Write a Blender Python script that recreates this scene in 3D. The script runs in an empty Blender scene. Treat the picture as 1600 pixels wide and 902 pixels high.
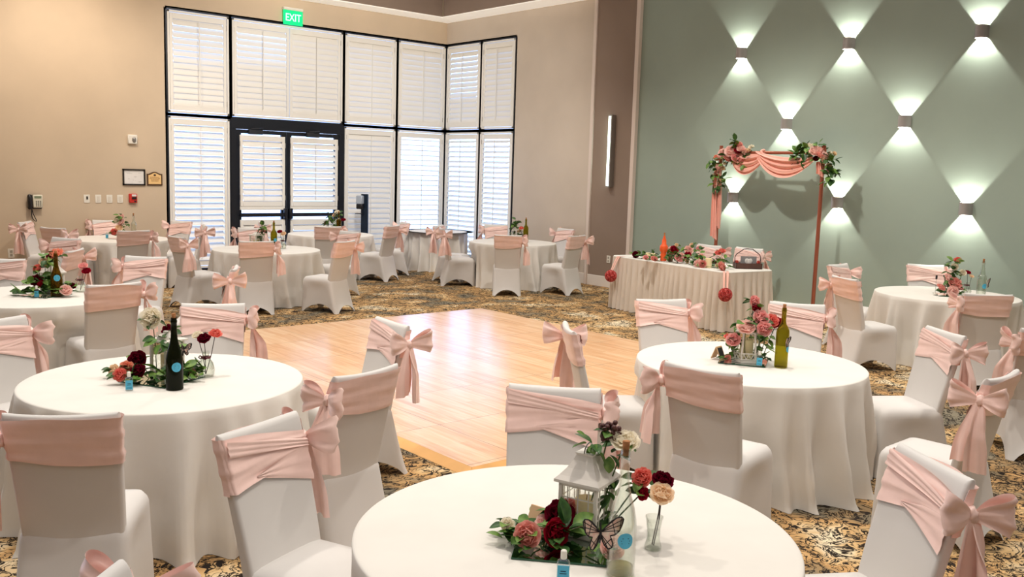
import bpy, math, random
from math import sin, cos, pi, radians, sqrt, exp, atan2
from mathutils import Vector, Matrix, noise

SC = bpy.context.scene
COL = SC.collection

# ------------------------------------------------------------------ materials
def lin(c):
    def f(v):
        v = v / 255.0
        return v / 12.92 if v <= 0.04045 else ((v + 0.055) / 1.055) ** 2.4
    return (f(c[0]), f(c[1]), f(c[2]), 1.0)

MATS = {}
class NT:
    def __init__(self, name):
        self.m = bpy.data.materials.new(name); self.m.use_nodes = True
        self.t = self.m.node_tree; self.t.nodes.clear()
        self.out = self.n('ShaderNodeOutputMaterial')
    def n(self, typ, **kw):
        o = self.t.nodes.new(typ)
        for k, v in kw.items():
            if k in o.inputs: o.inputs[k].default_value = v
            else: setattr(o, k, v)
        return o
    def l(self, a, b): self.t.links.new(a, b)

def mat(name, rgb, rough=0.6, metal=0.0, var=0.0, vscale=6.0, bump=0.0, bscale=200.0, sheen=0.0,
        emit=None, estr=0.0, trans=0.0, alpha=1.0, spec=0.5, sss=0.0, coat=0.0, ior=1.45, rgb2=None):
    if name in MATS: return MATS[name]
    N = NT(name)
    b = N.n('ShaderNodeBsdfPrincipled')
    N.l(b.outputs[0], N.out.inputs[0])
    b.inputs['Base Color'].default_value = lin(rgb)
    b.inputs['Roughness'].default_value = rough
    b.inputs['Metallic'].default_value = metal
    b.inputs['IOR'].default_value = ior
    b.inputs['Specular IOR Level'].default_value = spec
    b.inputs['Sheen Weight'].default_value = sheen
    b.inputs['Transmission Weight'].default_value = trans
    b.inputs['Alpha'].default_value = alpha
    b.inputs['Coat Weight'].default_value = coat
    if emit:
        b.inputs['Emission Color'].default_value = lin(emit); b.inputs['Emission Strength'].default_value = estr
    co = N.n('ShaderNodeTexCoord')
    if var > 0 or rgb2:
        nz = N.n('ShaderNodeTexNoise', Scale=vscale, Detail=4.0)
        N.l(co.outputs['Object'], nz.inputs['Vector'])
        mx = N.n('ShaderNodeMix', data_type='RGBA')
        c = lin(rgb)
        mx.inputs[6].default_value = c
        mx.inputs[7].default_value = lin(rgb2) if rgb2 else (c[0] * (1 - var), c[1] * (1 - var), c[2] * (1 - var), 1)
        rp = N.n('ShaderNodeMapRange'); rp.inputs[1].default_value = 0.35; rp.inputs[2].default_value = 0.65
        N.l(nz.outputs[0], rp.inputs[0]); N.l(rp.outputs[0], mx.inputs[0])
        N.l(mx.outputs[2], b.inputs['Base Color'])
    if bump > 0:
        nb = N.n('ShaderNodeTexNoise', Scale=bscale, Detail=2.0)
        N.l(co.outputs['Object'], nb.inputs['Vector'])
        bp = N.n('ShaderNodeBump', Strength=bump, Distance=0.01)
        N.l(nb.outputs[0], bp.inputs['Height']); N.l(bp.outputs[0], b.inputs['Normal'])
    MATS[name] = N.m
    return N.m

def emission(name, rgb, s):
    if name in MATS: return MATS[name]
    N = NT(name); e = N.n('ShaderNodeEmission', Strength=s); e.inputs[0].default_value = lin(rgb)
    N.l(e.outputs[0], N.out.inputs[0]); MATS[name] = N.m; return N.m

def pane_glass(name, rgb=(255, 255, 255), gloss=0.08, rough=0.02):
    """thin glass: lets light straight through, with a weak mirror reflection that grows at grazing angles"""
    if name in MATS: return MATS[name]
    N = NT(name)
    tr = N.n('ShaderNodeBsdfTransparent'); tr.inputs[0].default_value = lin(rgb)
    gl = N.n('ShaderNodeBsdfGlossy', Roughness=rough)
    fr = N.n('ShaderNodeLayerWeight', Blend=0.25)
    mr = N.n('ShaderNodeMapRange'); mr.inputs[3].default_value = gloss; mr.inputs[4].default_value = 0.75
    N.l(fr.outputs['Facing'], mr.inputs[0])
    mx = N.n('ShaderNodeMixShader')
    N.l(mr.outputs[0], mx.inputs[0]); N.l(tr.outputs[0], mx.inputs[1]); N.l(gl.outputs[0], mx.inputs[2])
    N.l(mx.outputs[0], N.out.inputs[0]); MATS[name] = N.m; return N.m

SPANDEX = mat('white_spandex', (219, 216, 213), rough=0.75, sheen=0.15, var=0.04, vscale=3, bump=0.04, bscale=350)
LINEN = mat('white_linen', (229, 225, 218), rough=0.85, var=0.04, vscale=4, bump=0.10, bscale=14)
SKIRTM = mat('ivory_skirting', (226, 216, 204), rough=0.85, var=0.05, vscale=5)
SATIN = mat('pink_satin', (255, 220, 211), rough=0.42, sheen=0.3, var=0.07, vscale=9, bump=0.05, bscale=40, spec=0.5)
CHIFFON = mat('coral_chiffon', (250, 186, 170), rough=0.6, sheen=0.3, var=0.08, vscale=8)
COPPER = mat('copper_pipe', (178, 104, 82), rough=0.35, metal=0.55)
WHITEP = mat('shutter_white', (240, 238, 232), rough=0.45)
TRIMW = mat('trim_white', (226, 212, 202), rough=0.5)
BASEW = mat('baseboard_white', (236, 228, 220), rough=0.5)
DARKF = mat('dark_bronze_frame', (30, 33, 42), rough=0.4, metal=0.3)
BLACKP = mat('black_plastic', (32, 30, 32), rough=0.4)
WHITEPL = mat('white_plastic', (238, 234, 224), rough=0.4)
GREYM = mat('grey_metal', (160, 158, 155), rough=0.35, metal=0.8)
BRONZE = mat('sconce_grey', (176, 172, 170), rough=0.4, metal=0.4)
LEAF = mat('leaf_green', (70, 112, 44), rough=0.45, rgb2=(118, 150, 66), vscale=30)
LEAFD = mat('leaf_dark', (38, 74, 32), rough=0.45, rgb2=(66, 104, 44), vscale=30)
STEM = mat('stem_green', (70, 92, 46), rough=0.6)
STEMD = mat('stem_dark', (52, 38, 34), rough=0.6)
MIRROR = mat('mirror_glass', (200, 214, 208), rough=0.03, metal=1.0)
MIRROREDGE = mat('mirror_edge', (40, 84, 62), rough=0.2)
CORK = mat('cork', (186, 128, 82), rough=0.9, var=0.3, vscale=90)
WAX = mat('cream_wax', (240, 222, 178), rough=0.5, emit=(240, 215, 160), estr=0.06)
LABELB = mat('blue_label', (84, 186, 222), rough=0.5, var=0.12, vscale=40)
INK = mat('dark_ink', (24, 50, 74), rough=0.6)
BROWNINK = mat('brown_ink', (150, 96, 52), rough=0.6)
PAPER = mat('white_paper', (240, 238, 236), rough=0.7, var=0.06, vscale=12)
WOODL = mat('light_wood', (214, 178, 138), rough=0.6)
SLATE = mat('chalk_slate', (46, 46, 48), rough=0.7)
BURG = mat('burgundy_ribbon', (88, 20, 34), rough=0.5)
GREENG = mat('green_bottle_glass', (186, 178, 72), rough=0.03, trans=0.95, ior=1.2)
GREENG2 = mat('olive_bottle_glass', (160, 130, 44), rough=0.03, trans=0.92, ior=1.2)
DARKG = mat('dark_bottle_glass', (26, 30, 16), rough=0.06, trans=0.45, ior=1.2)
CLEARG = pane_glass('clear_glass', (250, 252, 249), 0.05)
SOOTY = mat('bottle_bottom_grey', (96, 88, 82), rough=0.3)
LANTW = mat('lantern_white', (232, 226, 218), rough=0.5, var=0.06, vscale=20)
ORANGE_GLOW = mat('amber_bottle', (235, 96, 48), rough=0.15, emit=(240, 92, 40), estr=0.10)  # weak emission stands in for light glowing through the amber glass
WINDOWG = pane_glass('window_glass', (222, 236, 255), 0.05)
GELG = pane_glass('clear_gel', (240, 244, 244), 0.12)
BWING = mat('butterfly_pink', (236, 192, 176), rough=0.6, rgb2=(244, 226, 210), vscale=60)
BVEIN = mat('butterfly_black', (26, 22, 24), rough=0.6)

ROSE = {}
def rosemat(k):
    d = {'white': ((255, 252, 242), (250, 240, 218)), 'cream': ((255, 238, 212), (250, 222, 190)),
         'blush': ((255, 232, 224), (250, 204, 194)), 'pink': ((250, 180, 178), (252, 206, 200)),
         'dusty': ((246, 190, 178), (234, 158, 146)), 'coral': ((240, 126, 116), (248, 162, 146)),
         'red': ((184, 34, 56), (146, 18, 42)), 'burgundy': ((122, 20, 42), (84, 12, 30)), 'peach': ((252, 190, 160), (244, 158, 132))}[k]
    name = 'petal_' + k
    if name in MATS: return MATS[name]
    # thin petals: part of the light shines through
    N = NT(name); tc = N.n('ShaderNodeTexCoord'); nz = N.n('ShaderNodeTexNoise', Scale=2.2, Detail=3.0); N.l(tc.outputs['Object'], nz.inputs['Vector'])
    mx = N.n('ShaderNodeMix', data_type='RGBA'); mx.inputs[6].default_value = lin(d[0]); mx.inputs[7].default_value = lin(d[1]); N.l(nz.outputs[0], mx.inputs[0])
    df = N.n('ShaderNodeBsdfDiffuse'); tl = N.n('ShaderNodeBsdfTranslucent'); N.l(mx.outputs[2], df.inputs[0]); N.l(mx.outputs[2], tl.inputs[0])
    ms = N.n('ShaderNodeMixShader'); ms.inputs[0].default_value = 0.42; N.l(df.outputs[0], ms.inputs[1]); N.l(tl.outputs[0], ms.inputs[2])
    N.l(ms.outputs[0], N.out.inputs[0]); MATS[name] = N.m; return N.m

# ------------------------------------------------------------------ mesh builder
class MB:
    def __init__(self): self.v = []; self.f = []; self.mi = []
    def add(self, vs, fs, m=0, M=None):
        o = len(self.v)
        self.v += [tuple(M @ Vector(p)) for p in vs] if M is not None else [tuple(p) for p in vs]
        self.f += [tuple(i + o for i in f) for f in fs]; self.mi += [m] * len(fs)
        return self
    def box(self, c, s, m=0, M=None, bev=0.0):
        x, y, z = c; a, b, d = s[0] / 2, s[1] / 2, s[2] / 2
        if bev <= 0:
            vs = [(x + i * a, y + j * b, z + k * d) for i in (-1, 1) for j in (-1, 1) for k in (-1, 1)]
            fs = [(0, 1, 3, 2), (4, 6, 7, 5), (0, 4, 5, 1), (2, 3, 7, 6), (0, 2, 6, 4), (1, 5, 7, 3)]
            return self.add(vs, fs, m, M)
        e = min(bev, a * .95, b * .95, d * .95)
        vs = []; idx = {}
        for i in (-1, 1):
            for j in (-1, 1):
                for k in (-1, 1):
                    for ax in range(3):
                        p = [x + i * (a if ax == 0 else a - e), y + j * (b if ax == 1 else b - e), z + k * (d if ax == 2 else d - e)]
                        idx[(i, j, k, ax)] = len(vs); vs.append(p)
        fs = []
        for s_ in (-1, 1):
            fs.append([idx[(s_, -1, -1, 0)], idx[(s_, 1, -1, 0)], idx[(s_, 1, 1, 0)], idx[(s_, -1, 1, 0)]][::s_])
            fs.append([idx[(-1, s_, -1, 1)], idx[(-1, s_, 1, 1)], idx[(1, s_, 1, 1)], idx[(1, s_, -1, 1)]][::s_])
            fs.append([idx[(-1, -1, s_, 2)], idx[(1, -1, s_, 2)], idx[(1, 1, s_, 2)], idx[(-1, 1, s_, 2)]][::s_])
        for i in (-1, 1):
            for j in (-1, 1):
                fs.append([idx[(i, j, -1, 0)], idx[(i, j, -1, 1)], idx[(i, j, 1, 1)], idx[(i, j, 1, 0)]][::i * j])
                fs.append([idx[(i, -1, j, 0)], idx[(i, 1, j, 0)], idx[(i, 1, j, 2)], idx[(i, -1, j, 2)]][::i * j])
                fs.append([idx[(-1, i, j, 1)], idx[(-1, i, j, 2)], idx[(1, i, j, 2)], idx[(1, i, j, 1)]][::i * j])
                for k in (-1, 1):
                    fs.append([idx[(i, j, k, 0)], idx[(i, j, k, 1)], idx[(i, j, k, 2)]][::i * j * k])
        return self.add(vs, [tuple(f) for f in fs], m, M)
    def loft(self, rings, close=True, cap0=False, cap1=False, m=0, M=None):
        n = len(rings[0]); vs = [p for r in rings for p in r]; fs = []
        for i in range(len(rings) - 1):
            for j in range(n if close else n - 1):
                k = (j + 1) % n
                fs.append((i * n + j, i * n + k, (i + 1) * n + k, (i + 1) * n + j))
        if cap0: fs.append(tuple(range(n))[::-1])
        if cap1: fs.append(tuple((len(rings) - 1) * n + j for j in range(n)))
        return self.add(vs, fs, m, M)
    def lathe(self, prof, n=24, m=0, M=None, cap0=True, cap1=True):
        rings = [[(r * cos(2 * pi * j / n), r * sin(2 * pi * j / n), z) for j in range(n)] for r, z in prof]
        return self.loft(rings, True, cap0, cap1, m, M)
    def tube(self, pts, r, n=8, m=0, M=None, cap=True, closed=False):
        pts = [Vector(p) for p in pts]; rings = []; L = len(pts)
        up = None
        for i, p in enumerate(pts):
            if closed: t = (pts[(i + 1) % L] - pts[i - 1]).normalized()
            else: t = (pts[min(i + 1, L - 1)] - pts[max(i - 1, 0)]).normalized()
            if up is None:
                a = Vector((0, 0, 1)) if abs(t.z) < .9 else Vector((1, 0, 0))
                u = t.cross(a).normalized()
            else:
                u = (up - t * up.dot(t)).normalized()
            up = u; w = t.cross(u)
            rr = r[i] if isinstance(r, (list, tuple)) else r
            rings.append([tuple(p + (u * cos(2 * pi * k / n) + w * sin(2 * pi * k / n)) * rr) for k in range(n)])
        if closed: rings.append(rings[0])
        return self.loft(rings, True, cap and not closed, cap and not closed, m, M)
    def grid(self, fn, nu, nv, m=0, M=None):
        vs = [fn(i / nu, j / nv) for i in range(nu + 1) for j in range(nv + 1)]
        fs = [(i * (nv + 1) + j, (i + 1) * (nv + 1) + j, (i + 1) * (nv + 1) + j + 1, i * (nv + 1) + j + 1) for i in range(nu) for j in range(nv)]
        return self.add(vs, fs, m, M)
    def sphere(self, c, r, nu=14, nv=9, m=0, M=None, fn=None):
        prof = []
        rings = []
        for j in range(1, nv):
            a = pi * j / nv
            ring = []
            for i in range(nu):
                b = 2 * pi * i / nu
                d = Vector((sin(a) * cos(b), sin(a) * sin(b), -cos(a)))
                q = d * (fn(d) if fn else 1.0)
                ring.append((c[0] + q.x * r[0], c[1] + q.y * r[1], c[2] + q.z * r[2]))
            rings.append(ring)
        return self.loft(rings, True, True, True, m, M)
    def mesh(self, name, mats, smooth=True, angle=40):
        me = bpy.data.meshes.new(name)
        me.from_pydata(self.v, [], self.f)
        for mm in (mats if isinstance(mats, (list, tuple)) else [mats]): me.materials.append(mm)
        me.polygons.foreach_set('material_index', self.mi)
        if smooth:
            me.polygons.foreach_set('use_smooth', [True] * len(self.f))
            if angle: me.set_sharp_from_angle(angle=radians(angle))
        me.update()
        return me
    def build(self, name, mats, parent=None, loc=None, rotz=None, smooth=True, angle=40):
        return link(name, self.mesh(name, mats, smooth, angle), parent, loc, rotz)

def link(name, data, parent=None, loc=None, rotz=None):
    o = bpy.data.objects.new(name, data); COL.objects.link(o)
    if parent is not None: o.parent = parent
    if loc is not None: o.location = loc
    if rotz is not None: o.rotation_euler = (0, 0, rotz)
    return o

def tag(o, label=None, cat=None, group=None, kind=None):
    if label: o['label'] = label
    if cat: o['category'] = cat
    if group: o['group'] = group
    if kind: o['kind'] = kind
    return o

def thing(name, label, cat, loc=(0, 0, 0), rotz=0, group=None):
    return tag(link(name, None, None, loc, rotz), label, cat, group)

def struct(o, label=None, cat=None): return tag(o, label, cat, None, 'structure')

def copy_tree(o, parent=None):
    c = o.copy(); COL.objects.link(c); c.parent = parent
    for ch in list(o.children): copy_tree(ch, c)
    return c

RZ = lambda a: Matrix.Rotation(a, 4, 'Z')
RX = lambda a: Matrix.Rotation(a, 4, 'X')
RY = lambda a: Matrix.Rotation(a, 4, 'Y')
TR = lambda *p: Matrix.Translation(Vector(p))
SCL = lambda s: Matrix.Scale(s, 4)
def hide_free(o): return o
def smooth01(x, a, b):
    t = max(0.0, min(1.0, (x - a) / (b - a))); return t * t * (3 - 2 * t)

# ------------------------------------------------------------------ camera
F_PX, PITCH, ROLL, YAW = 1448.83, 0.126125, 0.030935, 0.860779
CAM = Vector((-11.9601, -16.2736, 1.99825))
Fv = Vector((cos(YAW) * cos(PITCH), sin(YAW) * cos(PITCH), -sin(PITCH)))
R1 = Vector((sin(YAW), -cos(YAW), 0)); U1 = R1.cross(Fv)
R2 = R1 * cos(ROLL) + U1 * sin(ROLL); U2 = -R1 * sin(ROLL) + U1 * cos(ROLL)
cd = bpy.data.cameras.new('camera'); co = link('camera', cd)
co.matrix_world = Matrix(((R2.x, U2.x, -Fv.x, CAM.x), (R2.y, U2.y, -Fv.y, CAM.y), (R2.z, U2.z, -Fv.z, CAM.z), (0, 0, 0, 1)))
cd.sensor_width = 36; cd.lens = F_PX / 1600 * 36; cd.clip_start = 0.05; cd.clip_end = 200
SC.camera = co

# ------------------------------------------------------------------ surface materials with patterns
def wall_mat(name, rgb, rgb2=None, weave=0.25):
    N = NT(name); b = N.n('ShaderNodeBsdfPrincipled', Roughness=0.8); N.l(b.outputs[0], N.out.inputs[0])
    tc = N.n('ShaderNodeTexCoord')
    n1 = N.n('ShaderNodeTexNoise', Scale=1.2, Detail=5.0); N.l(tc.outputs['Object'], n1.inputs['Vector'])
    mp = N.n('ShaderNodeMapping'); mp.inputs['Scale'].default_value = (90, 90, 380); N.l(tc.outputs['Object'], mp.inputs['Vector'])
    n2 = N.n('ShaderNodeTexNoise', Scale=1.0, Detail=3.0); N.l(mp.outputs[0], n2.inputs['Vector'])
    ad = N.n('ShaderNodeMath', operation='MULTIPLY_ADD'); ad.inputs[1].default_value = weave
    N.l(n2.outputs[0], ad.inputs[0]); N.l(n1.outputs[0], ad.inputs[2])
    mr = N.n('ShaderNodeMapRange'); mr.inputs[1].default_value = 0.35; mr.inputs[2].default_value = 0.95
    N.l(ad.outputs[0], mr.inputs[0])
    mx = N.n('ShaderNodeMix', data_type='RGBA'); c = lin(rgb)
    mx.inputs[6].default_value = c; mx.inputs[7].default_value = lin(rgb2) if rgb2 else (c[0] * .86, c[1] * .86, c[2] * .86, 1)
    N.l(mr.outputs[0], mx.inputs[0]); N.l(mx.outputs[2], b.inputs['Base Color'])
    bp = N.n('ShaderNodeBump', Strength=0.12, Distance=0.004); N.l(n2.outputs[0], bp.inputs['Height']); N.l(bp.outputs[0], b.inputs['Normal'])
    return N.m
WALLB = wall_mat('wallcovering_beige', (216, 197, 172))
WALLG = wall_mat('wallcovering_greige', (212, 199, 184))
WALLD = wall_mat('wallcovering_taupe', (150, 131, 117))
TEAL = wall_mat('paint_sage_teal', (158, 174, 163), weave=0.05)
SOFF_GLOW = mat('soffit_white_glow', (240, 236, 228), rough=0.7, emit=(255, 246, 232), estr=.30)  # faint emission makes the soffit underside look lit; it is no lamp

def carpet_mat():
    N = NT('patterned_carpet'); b = N.n('ShaderNodeBsdfPrincipled', Roughness=0.95); N.l(b.outputs[0], N.out.inputs[0])
    b.inputs['Specular IOR Level'].default_value = 0.1
    tc = N.n('ShaderNodeTexCoord')
    wz = N.n('ShaderNodeTexNoise', Scale=4.0, Detail=2.0); N.l(tc.outputs['Object'], wz.inputs['Vector'])
    sc = N.n('ShaderNodeVectorMath', operation='SCALE'); sc.inputs['Scale'].default_value = 0.32; N.l(wz.outputs['Color'], sc.inputs[0])
    av = N.n('ShaderNodeVectorMath', operation='ADD'); N.l(tc.outputs['Object'], av.inputs[0]); N.l(sc.outputs[0], av.inputs[1])
    # base fields: tan / beige / grey green patches
    big = N.n('ShaderNodeTexNoise', Scale=2.1, Detail=3.0); N.l(av.outputs[0], big.inputs['Vector'])
    cr = N.n('ShaderNodeValToRGB'); N.l(big.outputs[0], cr.inputs[0])
    e = cr.color_ramp.elements; e[0].position = 0.34; e[0].color = lin((136, 128, 110)); e[1].position = 0.68; e[1].color = lin((236, 220, 188))
    for p, c in ((0.42, (160, 134, 98)), (0.50, (200, 158, 106)), (0.58, (218, 184, 134))):
        x = e.new(p); x.color = lin(c)
    # scrolling dark line work
    vo = N.n('ShaderNodeTexVoronoi', feature='DISTANCE_TO_EDGE', Scale=11.0); N.l(av.outputs[0], vo.inputs['Vector'])
    no = N.n('ShaderNodeTexNoise', Scale=12.0, Detail=2.0, Distortion=1.5); N.l(av.outputs[0], no.inputs['Vector'])
    ab = N.n('ShaderNodeMath', operation='SUBTRACT'); ab.inputs[1].default_value = 0.5; N.l(no.outputs[0], ab.inputs[0])
    ab2 = N.n('ShaderNodeMath', operation='ABSOLUTE'); N.l(ab.outputs[0], ab2.inputs[0])
    l1 = N.n('ShaderNodeMapRange'); l1.inputs[1].default_value = 0.022; l1.inputs[2].default_value = 0.048; N.l(ab2.outputs[0], l1.inputs[0])
    l2 = N.n('ShaderNodeMapRange'); l2.inputs[1].default_value = 0.02; l2.inputs[2].default_value = 0.06; N.l(vo.outputs[0], l2.inputs[0])
    blob = N.n('ShaderNodeTexNoise', Scale=9.0, Detail=3.0, Distortion=2.0); N.l(av.outputs[0], blob.inputs['Vector'])
    l3 = N.n('ShaderNodeMapRange'); l3.inputs[1].default_value = 0.59; l3.inputs[2].default_value = 0.63
    l3.inputs[3].default_value = 1.0; l3.inputs[4].default_value = 0.0; N.l(blob.outputs[0], l3.inputs[0])
    gate = N.n('ShaderNodeMapRange'); gate.inputs[1].default_value = 0.46; gate.inputs[2].default_value = 0.52; N.l(blob.outputs[0], gate.inputs[0])
    inv = N.n('ShaderNodeMath', operation='SUBTRACT'); inv.inputs[0].default_value = 1.0; N.l(gate.outputs[0], inv.inputs[1])
    g1 = N.n('ShaderNodeMath', operation='MAXIMUM'); N.l(l2.outputs[0], g1.inputs[0]); N.l(inv.outputs[0], g1.inputs[1])
    m1 = N.n('ShaderNodeMath', operation='MULTIPLY'); N.l(l1.outputs[0], m1.inputs[0]); N.l(g1.outputs[0], m1.inputs[1])
    m2 = N.n('ShaderNodeMath', operation='MULTIPLY'); N.l(m1.outputs[0], m2.inputs[0]); N.l(l3.outputs[0], m2.inputs[1])
    mx = N.n('ShaderNodeMix', data_type='RGBA'); mx.inputs[6].default_value = lin((46, 40, 36))
    N.l(m2.outputs[0], mx.inputs[0]); N.l(cr.outputs[0], mx.inputs[7]); N.l(mx.outputs[2], b.inputs['Base Color'])
    fz = N.n('ShaderNodeTexNoise', Scale=420.0, Detail=1.0); N.l(tc.outputs['Object'], fz.inputs['Vector'])
    bp = N.n('ShaderNodeBump', Strength=0.35, Distance=0.01); N.l(fz.outputs[0], bp.inputs['Height']); N.l(bp.outputs[0], b.inputs['Normal'])
    return N.m

def dance_mat():
    N = NT('maple_dance_panels'); b = N.n('ShaderNodeBsdfPrincipled', Roughness=0.30); N.l(b.outputs[0], N.out.inputs[0])
    b.inputs['Coat Weight'].default_value = 0.8; b.inputs['Coat Roughness'].default_value = 0.24
    tc = N.n('ShaderNodeTexCoord')
    # planks run along y: brick texture turned so rows are x
    sx = N.n('ShaderNodeSeparateXYZ'); N.l(tc.outputs['Object'], sx.inputs[0])
    cx = N.n('ShaderNodeCombineXYZ'); N.l(sx.outputs['Y'], cx.inputs['X']); N.l(sx.outputs['X'], cx.inputs['Y'])
    br = N.n('ShaderNodeTexBrick', Scale=1.0); N.l(cx.outputs[0], br.inputs['Vector'])
    br.inputs['Color1'].default_value = (0, 0, 0, 1); br.inputs['Color2'].default_value = (1, 1, 1, 1); br.inputs['Mortar'].default_value = (.5, .5, .5, 1)
    br.inputs['Mortar Size'].default_value = 0.0; br.inputs['Brick Width'].default_value = 0.92; br.inputs['Row Height'].default_value = 0.077
    mp = N.n('ShaderNodeMapping'); mp.inputs['Scale'].default_value = (26, 2.2, 1); N.l(tc.outputs['Object'], mp.inputs['Vector'])
    g = N.n('ShaderNodeTexNoise', Scale=1.0, Detail=5.0, Distortion=0.6); N.l(mp.outputs[0], g.inputs['Vector'])
    bw = N.n('ShaderNodeRGBToBW'); N.l(br.outputs[0], bw.inputs[0])
    ad = N.n('ShaderNodeMath', operation='MULTIPLY_ADD'); ad.inputs[1].default_value = 0.34; N.l(bw.outputs[0], ad.inputs[0]); N.l(g.outputs[0], ad.inputs[2])
    cr = N.n('ShaderNodeValToRGB'); N.l(ad.outputs[0], cr.inputs[0])
    e = cr.color_ramp.elements; e[0].position = 0.3; e[0].color = lin((220, 160, 108)); e[1].position = 0.9; e[1].color = lin((246, 206, 162))
    x = e.new(0.6); x.color = lin((236, 184, 134))
    # panel seams every 0.914 m
    def seam(out, off):
        a = N.n('ShaderNodeMath', operation='ADD'); a.inputs[1].default_value = off; N.l(out, a.inputs[0])
        p = N.n('ShaderNodeMath', operation='PINGPONG'); p.inputs[1].default_value = 0.457; N.l(a.outputs[0], p.inputs[0])
        r = N.n('ShaderNodeMapRange'); r.inputs[1].default_value = 0.0; r.inputs[2].default_value = 0.006; N.l(p.outputs[0], r.inputs[0]); return r.outputs[0]
    s1 = seam(sx.outputs['X'], 10.06); s2 = seam(sx.outputs['Y'], 13.71)
    mn = N.n('ShaderNodeMath', operation='MINIMUM'); N.l(s1, mn.inputs[0]); N.l(s2, mn.inputs[1])
    mx = N.n('ShaderNodeMix', data_type='RGBA'); mx.inputs[6].default_value = lin((150, 108, 76)); N.l(mn.outputs[0], mx.inputs[0]); N.l(cr.outputs[0], mx.inputs[7])
    N.l(mx.outputs[2], b.inputs['Base Color'])
    return N.m

# ------------------------------------------------------------------ room shell
ZW = 7.0
ZMID, ZTOP = 2.796, 4.59
AX = [-5.96, -4.80, -2.48, -1.235, 0.0]
BY = [0.0, -1.19, -2.27]
struct(MB().add([(-15, -19, 0), (0.25, -19, 0), (0.25, 0.3, 0), (-15, 0.3, 0)], [(0, 1, 2, 3)]).build('floor', carpet_mat(), smooth=False))
m = MB()
m.box(((-15 + AX[0]) / 2, .1, ZW / 2), (15 + AX[0], .2, ZW))
m.box((AX[0] / 2 + .1, .1, (ZW + ZTOP) / 2), (-AX[0] + .2, .2, ZW - ZTOP))
struct(m.build('wall_back', WALLB, smooth=False))
m = MB()
m.box((.1, BY[2] / 2, (ZW + ZTOP) / 2), (.2, -BY[2], ZW - ZTOP))
m.box((.1, (BY[2] - 4.45) / 2, ZW / 2), (.2, 4.45 + BY[2], ZW))
struct(m.build('wall_right', WALLG, smooth=False))
struct(MB().box((.085, -4.97, ZW / 2), (.23, 1.04, ZW)).build('wall_pilaster', WALLD, smooth=False))
struct(MB().box((.1, -12.25, ZW / 2), (.2, 13.52, ZW)).build('wall_teal', TEAL, smooth=False))
struct(MB().box((-.03, -4.45, ZW / 2), (.06, .075, ZW), bev=.006).build('trim_1', TRIMW))
struct(MB().box((-.04, -5.47, ZW / 2), (.08, .085, ZW), bev=.006).build('trim_2', TRIMW))
# cove ledge running round the top of the window corner
struct(MB().box((-7.5, -.25, 5.06), (15, .5, .02)).box((-.25, -2.475, 5.06), (.5, 3.95, .02)).build('trim_3', SOFF_GLOW, smooth=False))
m = MB(); m.box((-7.6, -.485, 6.03), (14.2, .03, 1.92)); m.box((-.485, -2.5, 6.03), (.03, 3.9, 1.92)); m.box((-.24, -4.44, 6.03), (.48, .03, 1.92))
struct(m.build('wall_fascia', WALLD, smooth=False))
def baseboard(name, a, b, d):
    o = MB()
    if a[1] == b[1]: o.box(((a[0] + b[0]) / 2, a[1] - d / 2, .095), (abs(b[0] - a[0]), d, .19), bev=.004)
    else: o.box((a[0] - d / 2, (a[1] + b[1]) / 2, .095), (d, abs(b[1] - a[1]), .19), bev=.004)
    struct(o.build(name, BASEW))
baseboard('baseboard_back', (-15, 0), (AX[0], 0), .018)
baseboard('baseboard_right', (0, BY[2]), (0, -4.412), .018)
baseboard('baseboard_pilaster', (-.03, -4.49), (-.03, -5.425), .018)
baseboard('baseboard_teal', (0, -5.515), (0, -19), .018)

# ------------------------------------------------------------------ windows with plantation shutters
# local frame: u along the wall, w out of the wall into the room, z up
def wallM(side):
    if side == 'A': return Matrix(((1, 0, 0, 0), (0, -1, 0, 0), (0, 0, 1, 0), (0, 0, 0, 1)))       # u=x, w=-y
    return Matrix(((0, -1, 0, 0), (-1, 0, 0, 0), (0, 0, 1, 0), (0, 0, 0, 1)))                       # u=-y, w=-x

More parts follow.
